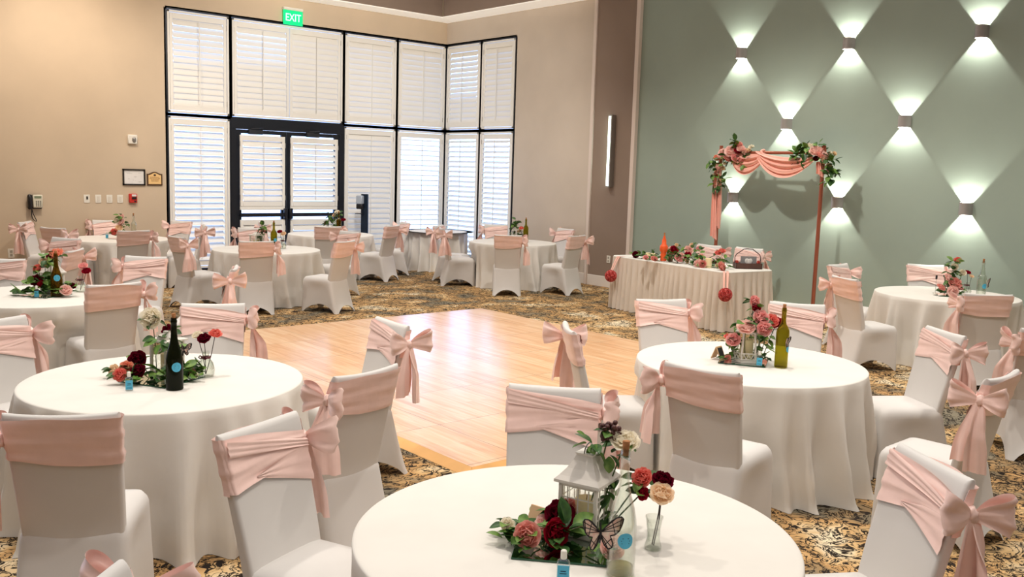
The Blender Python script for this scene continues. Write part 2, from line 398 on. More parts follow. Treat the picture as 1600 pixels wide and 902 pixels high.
def shutter(parent, M, u0, u1, z0, z1, tilt, w0=0.0, split=None, rods=1, hinge=(True, True), wood=WHITEP):
    """one plantation shutter panel: stiles and rails, louvers, tilt rod, hinges"""
    st, rl, th = .055, .10, .035
    f = MB(); wc = w0
    f.box(((u0 + st / 2), wc, (z0 + z1) / 2), (st, th, z1 - z0), bev=.004, M=M)
    f.box(((u1 - st / 2), wc, (z0 + z1) / 2), (st, th, z1 - z0), bev=.004, M=M)
    f.box(((u0 + u1) / 2, wc, z0 + rl / 2), (u1 - u0 - 2 * st, th * .9, rl), bev=.004, M=M)
    f.box(((u0 + u1) / 2, wc, z1 - rl / 2), (u1 - u0 - 2 * st, th * .9, rl), bev=.004, M=M)
    fo = f.build('shutter_panel', wood, parent)
    za, zb = z0 + rl, z1 - rl
    n = max(2, round((zb - za) / .105)); pitch = (zb - za) / n
    lo = MB()
    for i in range(n):
        zc = za + (i + .5) * pitch
        t = radians(tilt if not callable(tilt) else tilt((zc - z0) / (z1 - z0)))
        L = .118; ring0, ring1 = [], []
        for k in range(10):
            a = 2 * pi * k / 10
            dx, dz = cos(a) * L / 2, sin(a) * .0055
            w = wc + dx * cos(t) - dz * sin(t); z = zc - dx * sin(t) + dz * cos(t) * 1
            ring0.append((u0 + st + .004, w, z)); ring1.append((u1 - st - .004, w, z))
        lo.loft([ring0, ring1], True, True, True, M=M)
    lo.build('louvers', wood, fo)
    ro = MB()
    ro.box(((u0 + u1) / 2, wc + .062, (za + zb) / 2), (.012, .012, zb - za - .04), M=M)
    ro.build('tilt_rod', wood, fo)
    h = MB()
    for s, on in ((u0 - .004, hinge[0]), (u1 + .004, hinge[1])):
        if on:
            for zz in (z0 + .16, z1 - .16): h.box((s, wc + .016, zz), (.010, .014, .09), M=M)
    if h.v: h.build('hinge', BRONZE, fo)
    return fo

WN = [0]
def window(side, u0, u1, z0, z1, tilts, w=-.02):
    WN[0] += 1
    M = wallM(side)
    root = struct(link('window_%d' % WN[0], None))
    fr = MB(); b = .05
    wf, dp = -.05, .10
    for (a0, a1, c0, c1) in ((u0 - b / 2, u0 + b / 2, z0, z1), (u1 - b / 2, u1 + b / 2, z0, z1), (u0, u1, z0 - b / 2, z0 + b / 2), (u0, u1, z1 - b / 2, z1 + b / 2)):
        fr.box(((a0 + a1) / 2, wf, (c0 + c1) / 2), (a1 - a0, dp, c1 - c0), M=M)
    fr.build('window_frame', DARKF, root, smooth=False)
    g = MB(); e = .02
    g.add([(u0 + e, -.09, z0 + e), (u1 - e, -.09, z0 + e), (u1 - e, -.09, z1 - e), (u0 + e, -.09, z1 - e)], [(0, 1, 2, 3)], M=M)
    g.build('glass_pane', WINDOWG, root, smooth=False)
    k = len(tilts); e = b / 2 + .006; W = (u1 - u0 - 2 * e) / k
    # white casing round the shutters
    c = MB(); cw = .035
    for (a0, a1, c0, c1) in ((u0 + e, u0 + e + cw, z0 + e, z1 - e), (u1 - e - cw, u1 - e, z0 + e, z1 - e), (u0 + e, u1 - e, z0 + e, z0 + e + cw), (u0 + e, u1 - e, z1 - e - cw, z1 - e)):
        c.box(((a0 + a1) / 2, w + .004, (c0 + c1) / 2), (a1 - a0, .05, c1 - c0), bev=.003, M=M)
    c.build('shutter_casing', WHITEP, root)
    W = (u1 - u0 - 2 * e - 2 * cw) / k
    for i, t in enumerate(tilts):
        a = u0 + e + cw + i * W
        shutter(root, M, a + .006, a + W - .006, z0 + e + cw + .006, z1 - e - cw - .006, t, w, hinge=(i == 0, i == k - 1))
    return root
CL = 74
window('A', AX[0], AX[1], ZMID, ZTOP, [lambda f: 66 if f > .5 else 78])
window('A', AX[1], AX[2], ZMID, ZTOP, [lambda f: 66 if f > .55 else 78, 78])
window('A', AX[2], AX[3], ZMID, ZTOP, [CL])
window('A', AX[3], AX[4], ZMID, ZTOP, [CL])
window('A', AX[0], AX[1], .06, ZMID, [56])
window('A', AX[2], AX[3], .06, ZMID, [73])
window('A', AX[3], AX[4], .06, ZMID, [12])
window('B', -BY[0], -BY[1], ZMID, ZTOP, [lambda f: 62 if f > .4 else 72])
window('B', -BY[1], -BY[2], ZMID, ZTOP, [CL])
window('B', -BY[0], -BY[1], .06, ZMID, [22])
window('B', -BY[1], -BY[2], .06, ZMID, [26])

# double doors in the second lower bay
MA = wallM('A')
fr = MB()
fr.box(((AX[1] + AX[2]) / 2, -.05, 2.70), (AX[2] - AX[1], .11, .19), M=MA)
fr.box((AX[1] + .045, -.05, 1.31), (.09, .11, 2.6), M=MA)
fr.box((AX[2] - .045, -.05, 1.31), (.09, .11, 2.6), M=MA)
fr.box(((AX[1] + AX[2]) / 2, -.05, .02), (AX[2] - AX[1], .11, .04), M=MA)
struct(fr.build('trim_4', DARKF, smooth=False))
def door(i, u0, u1, handside, tilt, tilt2):
    root = struct(link('door_%d' % i, None))
    f = MB(); z0, z1 = .02, 2.60; s = .10
    f.box((u0 + s / 2, -.03, (z0 + z1) / 2), (s, .05, z1 - z0), M=MA)
    f.box((u1 - s / 2, -.03, (z0 + z1) / 2), (s, .05, z1 - z0), M=MA)
    f.box(((u0 + u1) / 2, -.03, z1 - .035), (u1 - u0 - 2 * s, .05, .07), M=MA)
    f.box(((u0 + u1) / 2, -.03, z0 + .12), (u1 - u0 - 2 * s, .05, .24), M=MA)
    f.build('door_frame', DARKF, root, smooth=False)
    g = MB(); g.add([(u0 + s, -.045, .25), (u1 - s, -.045, .25), (u1 - s, -.045, 2.54), (u0 + s, -.045, 2.54)], [(0, 1, 2, 3)], M=MA)
    g.build('glass_pane', WINDOWG, root, smooth=False)
    shutter(root, MA, u0 + .055, u1 - .055, 1.20, 2.50, tilt, .035)
    MB().box(((u0 + u1) / 2, .03, 1.165), (u1 - u0 - .11, .03, .07), bev=.004, M=MA).build('shutter_sill', WHITEP, root)
    shutter(root, MA, u0 + .055, u1 - .055, .18, .95, tilt2, .035)
    b = MB(); b.box(((u0 + u1) / 2, .05, 1.04), (u1 - u0 - .10, .06, .07), bev=.008, M=MA)
    e = u1 - .05 if handside > 0 else u0 + .05
    b.box((e, .05, 1.06), (.07, .09, .20), bev=.01, M=MA)
    b.build('push_bar', DARKF, root)
    c = MB(); x = u0 + (.36 if handside > 0 else .52)
    c.box((x, .04, 2.56), (.27, .07, .085), bev=.008, M=MA)
    c.tube([MA @ Vector((x - .08, .06, 2.62)), MA @ Vector((x + .02, .14, 2.63)), MA @ Vector((x + .14, .05, 2.64))], .010, 6)
    c.build('door_closer', mat('closer_grey', (52, 54, 60), rough=.45, metal=.4), root)
xm = -3.70
door(1, AX[1] + .095, xm - .004, 1, 65, 74)
door(2, xm + .004, AX[2] - .095, -1, 54, 66)

# ------------------------------------------------------------------ dance floor
X0, X1, Y0, Y1 = -8.33, -3.60, -11.68, -5.90
dt = thing('dance_floor', 'portable maple plank dance floor with sloped tan edging on the carpet', 'dance floor', ((X0 + X1) / 2, (Y0 + Y1) / 2, 0))
ox, oy = (X0 + X1) / 2, (Y0 + Y1) / 2; TW = .10; HZ = .028
hx, hy = (X1 - X0) / 2, (Y1 - Y0) / 2
MB().box((0, 0, HZ / 2), (2 * (hx - TW), 2 * (hy - TW), HZ)).build('floor_panels', dance_mat(), dt, smooth=False)
EDGE = mat('tan_edge_trim', (226, 172, 104), rough=.4, var=.1, vscale=5)
for k, (ax, s) in enumerate((('x', 1), ('x', -1), ('y', 1), ('y', -1))):
    a, b = (hx, hy) if ax == 'x' else (hy, hx)
    i = .0015
    vs = [(a, -b, .002), (a, b, .002), (a - TW + i, b - TW, HZ), (a - TW + i, -(b - TW), HZ), (a, -b, 0), (a, b, 0), (a - TW + i, b - TW, 0), (a - TW + i, -(b - TW), 0)]
    vs = [(s * p[0], p[1], p[2]) if ax == 'x' else (p[1], s * p[0], p[2]) for p in vs]
    MB().add(vs, [(0, 1, 2, 3), (4, 7, 6, 5), (0, 4, 5, 1), (2, 6, 7, 3), (0, 3, 7, 4), (1, 5, 6, 2)]).build('edge_trim', EDGE, dt, smooth=False)

# ------------------------------------------------------------------ chairs
def ring_rr(hw, yf, yr, r, arcn=5, sn=12):
    """rounded rectangle footprint; yields (x, y, side, frac): side 0 front,1 left,2 rear,3 right; corners have frac 0"""
    pts = []
    cor = [(hw - r, yf - r, 0), (-hw + r, yf - r, pi / 2), (-hw + r, yr + r, pi), (hw - r, yr + r, 3 * pi / 2)]
    for c in range(4):
        cx, cy, a0 = cor[c]
        for k in range(arcn + 1):
            a = a0 + pi / 2 * k / arcn
            pts.append((cx + r * cos(a), cy + r * sin(a), c, 0.0))
        nx = cor[(c + 1) % 4]
        p0 = (cx + r * cos(a0 + pi / 2), cy + r * sin(a0 + pi / 2)); p1 = (nx[0] + r * cos(nx[2]), nx[1] + r * sin(nx[2]))
        for k in range(1, sn):
            f = k / sn
            pts.append((p0[0] + (p1[0] - p0[0]) * f, p0[1] + (p1[1] - p0[1]) * f, c, f))
    return pts
NRM = {0: (0, 1), 1: (-1, 0), 2: (0, -1), 3: (1, 0)}
SEATZ = .46
def yback(z):     # centre line of the reclined back
    return -.175 - .135 * max(0.0, (z - .42)) ** 1.15 / (.565 ** 1.15)
HBT = .985
def seat_mesh():
    m = MB(); rings = []
    T = [0, .06, .16, .30, .46, .62, .76, .86, .92, .97, 1.0]
    for t in T:
        z = t * SEATZ; hw = .232 - .017 * t; yf = .262 - .012 * t; yr = -.335 + .125 * t ** .8
        if t > .9:
            e = (t - .9) / .1; ins = .022 * (1 - sqrt(max(0, 1 - e * e)))
            hw -= ins; yf -= ins; yr += ins
        ring = []
        for x, y, s, f in ring_rr(hw, yf, yr, .045):
            a = sin(pi * f) ** .75 if f > 0 else 0
            h = (.115 if s in (1, 3) else .10) * a
            zz = h + (SEATZ - h) * t
            c = 0
            if t < .82: c = (.034 if s in (1, 3) else .022 if s == 0 else .012) * sin(pi * f) * min(1.0, (.84 - t) / .16) * (.55 + .45 * (1 - t))
            n = NRM[s]
            ring.append((x - n[0] * c, y - n[1] * c, zz + (.012 if t == 1 else 0)))
        rings.append(ring)
    for q, dz in ((.7, .024), (.35, .030)):
        cy = .02
        rings.append([(p[0] * q, cy + (p[1] - cy) * q, SEATZ + dz) for p in rings[10]])
    m.loft(rings, True, False, True)
    # inner lining so that the arched hem shows cloth thickness
    return m.mesh('seat', SPANDEX, angle=55)
def back_mesh():
    m = MB(); rings = []
    Z = [.36, .42, .50, .60, .70, .80, .88, .94, .965, .978, .985]
    for i, z in enumerate(Z):
        u = (z - .36) / (HBT - .36)
        hw = .200 + .024 * u; ht = .030 - .008 * u
        if i >= 8:
            e = (i - 7) / 3; ht *= sqrt(max(.08, 1 - (e * .95) ** 2)); hw -= .004 * e
        yc = yback(z)
        ring = []
        for x, y, s, f in ring_rr(hw, ht, -ht, min(.016, ht * .9), 4, 12):
            curve = .016 * (1 - (x / hw) ** 2)         # slightly hollow towards the sitter
            dz = -.010 * (1 - (x / hw) ** 2) * smooth01(z, .8, HBT)
            ring.append((x, yc + y - curve, z + dz))
        rings.append(ring)
    m.loft(rings, True, False, True)
    return m.mesh('backrest', SPANDEX, angle=50)

def sash_mesh(k, seed):
    """pink band round the back; k = side of the knot (+1 is the sitter's right)"""
    rnd = random.Random(seed); ph = [rnd.uniform(0, 6.28) for _ in range(6)]
    m = MB(); nv = 16
    zk = .862
    def band(u0, u1, n, zc, hh, off, amp, fr):
        # u: 0..1 along x from far side (-k) to knot (+k)
        pass
    # rear + both edges + front as one closed strip
    path = ring_rr(.224, .030, -.034, .014, 4, 18)
    rings = []
    for (x, y, s, f) in path:
        u = (x * k / .224 + 1) / 2          # 1 at the knot
        front = y > .012
        if front: hh = .098 * (1 - u) ** .85 + .036 * u + .004; zc = .868 + .004 * u
        else: hh = .104 - .016 * smooth01(u, .55, 1.0); zc = .862 + .006 * u
        if not front and u < .2: zc += .0
        ring = []
        for j in range(nv + 1):
            v = j / nv * 2 - 1
            z = zc + v * hh + .004 * sin(u * 5 + ph[0] + v * 3)
            pl = (sin(v * 7.5 + ph[1] + u * 2.4) + .6 * sin(v * 15 + ph[2] - u * 3.2)) * (.0035 if front else .0025) + .0035
            if not front: pl = pl * (.35 + .65 * abs(2 * u - 1)) + .0008
            n = NRM[s]; w = (x / .224)
            zz = (z - .36) / (HBT - .36); sx = (.200 + .024 * zz) / .224
            curve = .016 * (1 - w * w)
            ring.append((x * sx + n[0] * (.003 + pl), yback(z) + y * .86 - curve + n[1] * (.003 + pl), z))
        rings.append(ring)
    rings.append(rings[0])
    m.loft(rings, False)
    # crossing layer on the front, running down from the far top and up into the knot
    def lay(x0, z0, h0, z1, h1, o, phs):
        def fn(a, b):
            u = a; v = b * 2 - 1
            x = (x0 + (.214 - x0) * u) * k
            z = z0 + (z1 - z0) * u ** .9 + v * (h0 + (h1 - h0) * u)
            w = x / .224
            pl = (sin(v * 8 + phs + u * 3)) * .003 + o
            return (x, yback(z) + .028 - .016 * (1 - w * w) + pl, z)
        m.grid(fn, 18, 8)
    lay(-.216, .936, .030, .868, .014, .012, ph[3])
    lay(-.08, .800, .003, .790, .076, .0065, ph[4])
    return m.mesh('sash', SATIN, angle=None)

def knot_mesh(k, rnd):
    m = MB()
    m.sphere((.243 * k, -.297, .866), (.024, .026, .032), 14, 9, fn=lambda d: 1 + .16 * sin(9 * d.z + 4 * d.y) + .08 * sin(14 * d.x))
    return m.mesh('bow_knot', SATIN, angle=None)
def loop_mesh(k, d, rnd):
    """one puffed loop of the bow; d = +1 forwards, -1 backwards"""
    m = MB(); L = rnd.uniform(.125, .155); up = rnd.uniform(.02, .06); th = rnd.uniform(.036, .05); ph = rnd.uniform(0, 6)
    def fn(a, b):
        s = a * 2 * pi; v = b * 2 - 1
        dist = L * (1 - cos(s)) / 2
        q = dist / L
        n = th * sin(s) * q ** .6 + .012 * q
        w = (.014 + .058 * q ** .75)
        wr = .009 * sin(5 * v + ph + 3 * q) * q + .005 * sin(11 * v - ph) * q
        z = v * w + up * q - .02 * q * q * (1 if v < 0 else .3)
        pull = 1 - .10 * v * v * q
        return (k * (.252 + n + wr + .022 * q), -.297 + d * (dist * pull + .006), .868 + z)
    m.grid(fn, 26, 10)
    return m.mesh('bow_loop', SATIN, angle=None)
def tail_mesh(k, d, rnd):
    m = MB(); L = rnd.uniform(.30, .37); ph = rnd.uniform(0, 6); hw = rnd.uniform(.052, .068); skew = rnd.uniform(-.02, .02)
    ya = rnd.uniform(.15, .5) if d > 0 else rnd.uniform(.75, 1.15)      # the rear tail swings outward
    def fn(a, b):
        v = b * 2 - 1; w = .014 + hw * smooth01(a, -.1, .75)
        e = v * w; sw = ya * min(1, a * 2.5)
        px = .016 * sin(v * 3.6 + ph) * min(1, a * 2) + .010 * sin(v * 8 + ph * 2 + a * 2) * a
        x = .247 + .018 * a ** .5 + (.012 if d > 0 else .050 * min(1, a * 2)) + e * sin(sw) + px * cos(sw)
        y = -.297 + d * .020 * a + d * .012 + e * cos(sw) - px * sin(sw) + skew * a
        return (k * x, y, .862 - a * (L + .012 * v * d))
    m.grid(fn, 20, 12)
    return m.mesh('bow_tail', SATIN, angle=None)

SEAT_ME, BACK_ME = seat_mesh(), back_mesh()
def make_chair(k, seed):
    rnd = random.Random(seed)
    r = link('banquet_chair', None)
    link('seat', SEAT_ME, r); link('backrest', BACK_ME, r)
    s = link('sash', sash_mesh(k, seed), r)
    link('bow_knot', knot_mesh(k, rnd), s)
    for d in (1, -1): link('bow_loop', loop_mesh(k, d, rnd), s)
    for d in (1, -1): link('bow_tail', tail_mesh(k, d, rnd), s)
    r['category'] = 'chair'
    return r
def vec(a): return Vector((cos(a), sin(a)))
# (top of back x, y), facing in degrees, knot side (-1 sitter's left, +1 sitter's right), label, table group
G = {'fg': 'chairs around the front table', 'mr': 'chairs around the right middle table', 'ml': 'chairs around the left middle table',
     'fr': 'chairs around the far right table', 'fl': 'chairs around the table at the left edge', 'bl': 'chairs around the table below the wall phone',
     'bm': 'chairs around the table before the glass doors', 'di': 'chairs around the table by the sanitizer stand', 'br': 'chairs around the back right table',
     'hd': 'chairs behind the head table', 'ot': 'chairs of tables outside the picture'}
CH = [
 (-8.97, -13.13, -137, -1, 'white covered chair behind the lantern on the front table, its bow on the right', 'fg'),
 (-10.39, -12.95, -68, -1, 'white covered chair left of the front table, seat facing it, satin bow at top right', 'fg'),
 (-8.60, -14.78, 149, -1, 'large white covered chair in the bottom right corner with a big pink bow', 'fg'),
 (-11.38, -14.09, -45, -1, 'chair at the bottom edge of the photo, only its corner and pink bow showing', 'fg'),
 (-7.98, -13.23, 11, -1, 'white chair seen from behind, in front of the right middle table with the green bottle', 'mr'),
 (-6.06, -11.31, -117, -1, 'white chair between the right middle table and the skirted head table', 'mr'),
 (-5.20, -12.04, -148, -1, 'white chair just behind the green bottle on the right middle table', 'mr'),
 (-7.69, -11.91, -36, -1, 'white chair seen edge-on against the dance floor, left of the right middle table', 'mr'),
 (-5.49, -13.40, 148, -1, 'white chair at the right side of the right middle table, facing the photo\'s left', 'mr'),
 (-6.70, -14.26, 92, -1, 'white chair with its back turned and broad bow, right of the right middle table', 'mr'),
 (-2.86, -11.13, -25, -1, 'white chair seen from behind, left of the far right table, bow on its left edge', 'fr'),
 (-1.50, -10.25, -89, -1, 'white chair by the teal wall behind the left side of the far right table', 'fr'),
 (-.36, -10.80, -138, -1, 'white chair against the teal wall behind the flowers of the far right table', 'fr'),
 (-2.86, -12.60, 43, -1, 'white chair seen from behind in front of the far right table with the clear bottle', 'fr'),
 (-4.69, -13.81, 42, -1, 'chair cut off by the right edge of the photo, its pink bow showing', 'ot'),
 (-10.96, -12.37, 59, -1, 'large white chair seen from behind at the left, in front of the dark bottle\'s table', 'ml'),
 (-9.53, -12.34, 103, -1, 'white chair seen from behind between the left middle table and the dance floor', 'ml'),
 (-8.60, -11.15, 175, -1, 'white chair at the dance floor edge right of the left middle table, facing left', 'ml'),
 (-9.28, -9.86, -118, -1, 'white chair behind the dark bottle on the left middle table', 'ml'),
 (-10.70, -9.86, -70, -1, 'white chair at the left edge of the photo behind the left middle table', 'ml'),
 (-9.52, -8.43, 94, 1, 'white chair seen from behind in front of the left edge table\'s bud vase', 'fl'),
 (-8.54, -6.34, -131, 1, 'white chair facing forward, right of the left edge table, bow at its left', 'fl'),
 (-9.84, -6.06, -128, 1, 'grey shaded chair at the left edge below the wall outlet', 'fl'),
 (-8.16, -7.68, 150, -1, 'chair seen edge-on with a pink bow hanging before the table by the doors', 'fl'),
 (-8.97, -5.32, 143, 1, 'chair with shaded pink sash right of the brown bottle on the left edge table', 'ot'),
 (-8.62, -3.69, -149, 1, 'chair with pink bow on its left, above the flowers of the left edge table', 'ot'),
 (-8.33, -.36, -36, 1, 'white chair below the wall phone, tails of its bow hanging at its left', 'bl'),
 (-8.28, -1.77, 32, 1, 'brown shaded chair below the wall phone, seen from behind, bow at its right', 'bl'),
 (-7.05, -.17, -97, 1, 'white chair against the wall below the light switches', 'bl'),
 (-7.42, -2.60, 86, 1, 'chair seen from behind in front of the table below the wall phone', 'bl'),
 (-5.96, -.62, -156, 1, 'white chair in front of the leftmost tall shutter, facing forward', 'bl'),
 (-6.02, -1.72, 162, -1, 'chair in side view in front of the leftmost tall shutter, long tails hanging', 'bl'),
 (-7.26, -3.84, 8, 1, 'chair in side view left of the table before the doors, bow on its near side', 'bm'),
 (-6.60, -4.86, 68, 1, 'chair seen from behind in front of the table before the double doors', 'bm'),
 (-5.48, -5.22, 116, 1, 'chair seen from behind right of the table before the doors, facing left', 'bm'),
 (-4.46, -3.62, -168, 1, 'chair half hidden behind another, facing the table before the doors', 'bm'),
 (-5.55, -2.48, -108, 1, 'white chair behind the lantern of the table before the double doors', 'bm'),
 (-4.78, -1.18, -20, 1, 'white chair nearest the left glass door, bow at its left', 'di'),
 (-4.19, -2.46, 68, 1, 'brown shaded chair seen from behind at the table beside the sanitizer stand', 'di'),
 (-2.94, -2.50, 116, 1, 'chair turned left, right of the table beside the sanitizer stand, seat in profile', 'di'),
 (-2.15, -1.72, 166, 1, 'chair with pink bow before the bright corner shutter, left of the bare table', 'di'),
 (-2.46, -3.32, -28, 1, 'chair in profile facing right at the left of the back right table', 'br'),
 (-2.38, -5.00, 52, 1, 'chair seen from behind in front of the back right table', 'br'),
 (-1.26, -5.42, 100, 1, 'chair turned left at the right side of the back right table, seat in profile', 'br'),
 (-.17, -4.02, 178, 1, 'white chair against the beige wall right of the back right table', 'br'),
 (-.80, -2.76, -117, 1, 'white chair under the right window behind the back right table', 'br'),
 (-2.06, -2.66, -58, 1, 'white chair facing forward left of the back right table, behind the profile chair', 'br'),
 (-.60, -7.60, 177, -1, 'left one of the two chairs behind the skirted head table', 'hd'),
 (-.46, -8.22, 186, -1, 'right one of the two chairs behind the skirted head table, behind the handled box', 'hd'),
]
PROTO = {}
used = {}
for i, (x, y, a, k, lab, g) in enumerate(CH):
    v = i % 4
    key = (k, v)
    if key not in PROTO:
        PROTO[key] = make_chair(k, 31 + v * 7 + (100 if k > 0 else 0)); o = PROTO[key]
    else: o = copy_tree(PROTO[key])
    d = vec(radians(a))
    o.location = (x + d.x * .305, y + d.y * .305, 0.001); o.rotation_euler = (0, 0, radians(a - 90))
    tag(o, lab, 'chair', G[g])

# ------------------------------------------------------------------ round tables under floor-length cloths
TZ = .758
def cloth_mesh(R, seed, nf=13, flare=.05, amp=.06, H=TZ, chairs=(), rot=0.0):
    rnd = random.Random(seed); n = 240
    folds = []
    for i in range(nf):
        folds.append((2 * pi * (i + rnd.uniform(-.33, .33)) / nf, rnd.uniform(.045, .10), rnd.uniform(.45, 1.3)))
    def F(th):
        s = 0
        for a, w, h in folds:
            d = (th - a + pi) % (2 * pi) - pi
            s += h * exp(-abs(d / w) ** 1.6)
        return s
    # how far the cloth may hang out at each angle before it meets a chair seat pushed in against it
    lim = []
    for j in range(n):
        th = 2 * pi * j / n; best = 9.0
        for (cx, cy, ca) in chairs:
            c_, s_ = cos(-ca), sin(-ca); dx, dy = cos(th), sin(th)
            ox, oy = -cx * c_ + cy * s_, -cx * s_ - cy * c_; rx, ry = dx * c_ - dy * s_, dx * s_ + dy * c_
            t0, t1 = 0.0, 9.0
            for o, r, lo, hi in ((ox, rx, -.25, .25), (oy, ry, -.36, .28)):
                if abs(r) < 1e-6:
                    if o < lo or o > hi: t1 = -1
                    continue
                a, b = (lo - o) / r, (hi - o) / r
                t0, t1 = max(t0, min(a, b)), min(t1, max(a, b))
            if t1 > t0: best = min(best, t0)
        lim.append(best)
    sm = []
    for j in range(n):
        b = 9.0
        for d in range(-14, 15):
            b = min(b, lim[(j + d) % n] + .018 * max(0, abs(d) - 1))
        sm.append(max(b, .30))
    ph = rnd.uniform(0, 6)
    m = MB(); rings = []
    for r in (.02, .3, .55, .70, R - .02):
        rings.append([(r * cos(2 * pi * j / n), r * sin(2 * pi * j / n), H) for j in range(n)])
    for a in (.35, .75, 1.1):
        rings.append([((R - .014 + .014 * sin(a)) * cos(2 * pi * j / n), (R - .014 + .014 * sin(a)) * sin(2 * pi * j / n), H - .012 * (1 - cos(a))) for j in range(n)])
    K = 20
    for k in range(1, K + 1):
        t = k / K; ring = []
        for j in range(n):
            th0 = 2 * pi * j / n
            f = F(th0 + .06 * sin(2.2 * t + ph) * t)
            g = min(1.0, t * 1.6) ** 1.2
            r = R + flare * t ** 1.1 * .5 - .095 * g * (1 - min(1, f)) + (amp * f) * t ** .8 + .004 * sin(23 * th0 + 5 * t + ph) * t
            r += .010 * noise.noise(Vector((cos(th0) * 5, sin(th0) * 5, t * 3.5 + seed))) * g
            z = (H - .014) * (1 - t)
            if t > .97: r += .016 * f; z = .003
            q = (1 - smooth01(z, .50, .66))
            r = r + (min(r, sm[j]) - r) * q
            ring.append((r * cos(th0), r * sin(th0), max(z, .003)))
        rings.append(ring)
    m.loft(rings, True, True, False)
    return m.mesh('clothed_table', LINEN, angle=None)
TAB = {
 'fg': (-9.763, -14.092, .765, 'round table in the foreground under white cloth, holding the clear bottle and house-shaped lantern'),
 'mr': (-6.670, -12.626, .765, 'round white-clothed table at the right middle, holding the green bottle and pink roses'),
 'ml': (-10.073, -11.075, .765, 'round white-clothed table at the left middle, holding the dark bottle and white rose'),
 'fr': (-1.381, -11.547, .765, 'round white-clothed table at the far right, closest to the teal wall'),
 'bm': (-5.914, -3.737, .765, 'round white-clothed table before the double doors, holding a slim green bottle'),
 'br': (-1.365, -3.927, .765, 'round white-clothed table at the back right, in front of the plain beige wall'),
 'di': (-3.495, -1.324, .765, 'round white-clothed table beside the sanitizer stand and right glass door'),
 'co': (-1.03, -1.23, .60, 'bare white-clothed table in the bright window corner with nothing on it'),
 'bl': (-7.20, -1.25, .765, 'round white-clothed table in the back left below the light switches'),
 'fl': (-9.800, -7.244, .765, 'round white-clothed table cut off by the left edge, holding the brown bottle'),
}
for i, (k, (x, y, r, lab)) in enumerate(TAB.items()):
    near = []
    for (ax, ay, aa, kk, ll, gg) in CH:
        d = vec(radians(aa)); px, py = ax + d.x * .305 - x, ay + d.y * .305 - y
        if px * px + py * py < 1.7 ** 2: near.append((px, py, radians(aa - 90)))
    o = link('clothed_table', cloth_mesh(r, 11 + i * 5, 18 + i % 4, .10, .080 + .014 * (i % 3), TZ, near), None, (x, y, 0))
    tag(o, lab, 'table', 'round tables under white cloths')

# ------------------------------------------------------------------ flowers, leaves, bottles
def petal(m, M, L, W, cup, curl, mi=0, nu=4, nv=4):
    def fn(a, b):
        v = b * 2 - 1
        w = W * (sin(pi * (.12 + .80 * a)) ** .7)
        x = v * w
        y = L * a * cos(cup * a) - curl * .3 * L * max(0, a - .75)
        z = L * a * sin(cup * a) * .9 - curl * L * max(0, a - .72) ** 1.5 * 2.2 + .35 * W * v * v * (1 - .4 * a)
        return (x, y, z)
    m.grid(fn, nu, nv, mi, M)
ROSE_ME = {}
def rose_mesh(kind, var=0):
    key = (kind, var)
    if key in ROSE_ME: return ROSE_ME[key]
    rnd = random.Random(hash(kind) % 7 + var * 13 + len(kind)); m = MB()
    # unit radius, facing +z
    layers = [(5, .42, .34, 1.42, .15, .10, .10), (6, .60, .44, 1.22, .35, .16, .02), (7, .82, .52, .92, .6, .20, -.06), (8, .98, .56, .55, .8, .22, -.14)]
    for (n, L, W, cup, curl, r0, z0) in layers:
        off = rnd.uniform(0, 6)
        for i in range(n):
            a = 2 * pi * i / n + off + rnd.uniform(-.15, .15)
            M = RZ(a) @ TR(0, r0 * .5, z0 + rnd.uniform(-.03, .03)) @ RX(rnd.uniform(-.12, .12))
            petal(m, M, L * rnd.uniform(.92, 1.08), W, cup, curl)
    # spiral heart
    def sp(a, b):
        t = a * 5.2 * pi; r = .05 + .16 * a
        return (r * cos(t), r * sin(t), .28 + .16 * b - .10 * a)
    m.grid(sp, 30, 1)
    m.sphere((0, 0, -.10), (.26, .26, .20), 10, 6)
    me = m.mesh('rose', rosemat(kind), angle=None); ROSE_ME[key] = me; return me
def berry_mesh():
    if 'b' in ROSE_ME: return ROSE_ME['b']
    rnd = random.Random(5); m = MB()
    for i in range(26):
        d = Vector((rnd.gauss(0, 1), rnd.gauss(0, 1), rnd.gauss(0, 1))).normalized() * rnd.uniform(.5, 1)
        m.sphere(d, (.24, .24, .24), 8, 5)
    me = m.mesh('berries', mat('dark_berry', (92, 52, 48), rough=.5, var=.3, vscale=60), angle=None); ROSE_ME['b'] = me; return me
def aim(v, roll=0.0, s=1.0):
    q = Vector(v).normalized().to_track_quat('Z', 'Y')
    return q.to_matrix().to_4x4() @ RZ(roll) @ SCL(s)
def leaf(m, p, d, L, W, rnd, mi=0, low=None):
    d = Vector(d)
    if low is not None and p[2] < low + L * .6:      # leaves lying on a table stay above it
        p = Vector((p[0], p[1], max(p[2], low + .012))); d.z = max(d.z, .16)
    d = d.normalized()
    q = d.to_track_quat('Y', 'Z').to_matrix().to_4x4() @ RY(rnd.uniform(-.7, .7) * (.45 if low else 1))
    bend = rnd.uniform(.1, .5)
    def fn(a, b):
        v = b * 2 - 1; w = W * sin(pi * (.03 + .97 * a)) ** .75 * (1 - .25 * a)
        return (v * w, a * L, -bend * L * a * a * .5 + abs(v) * w * .35)
    m.grid(fn, 6, 4, mi, TR(*p) @ q)
CAMDIR = Vector((-.66, -.75, .30))
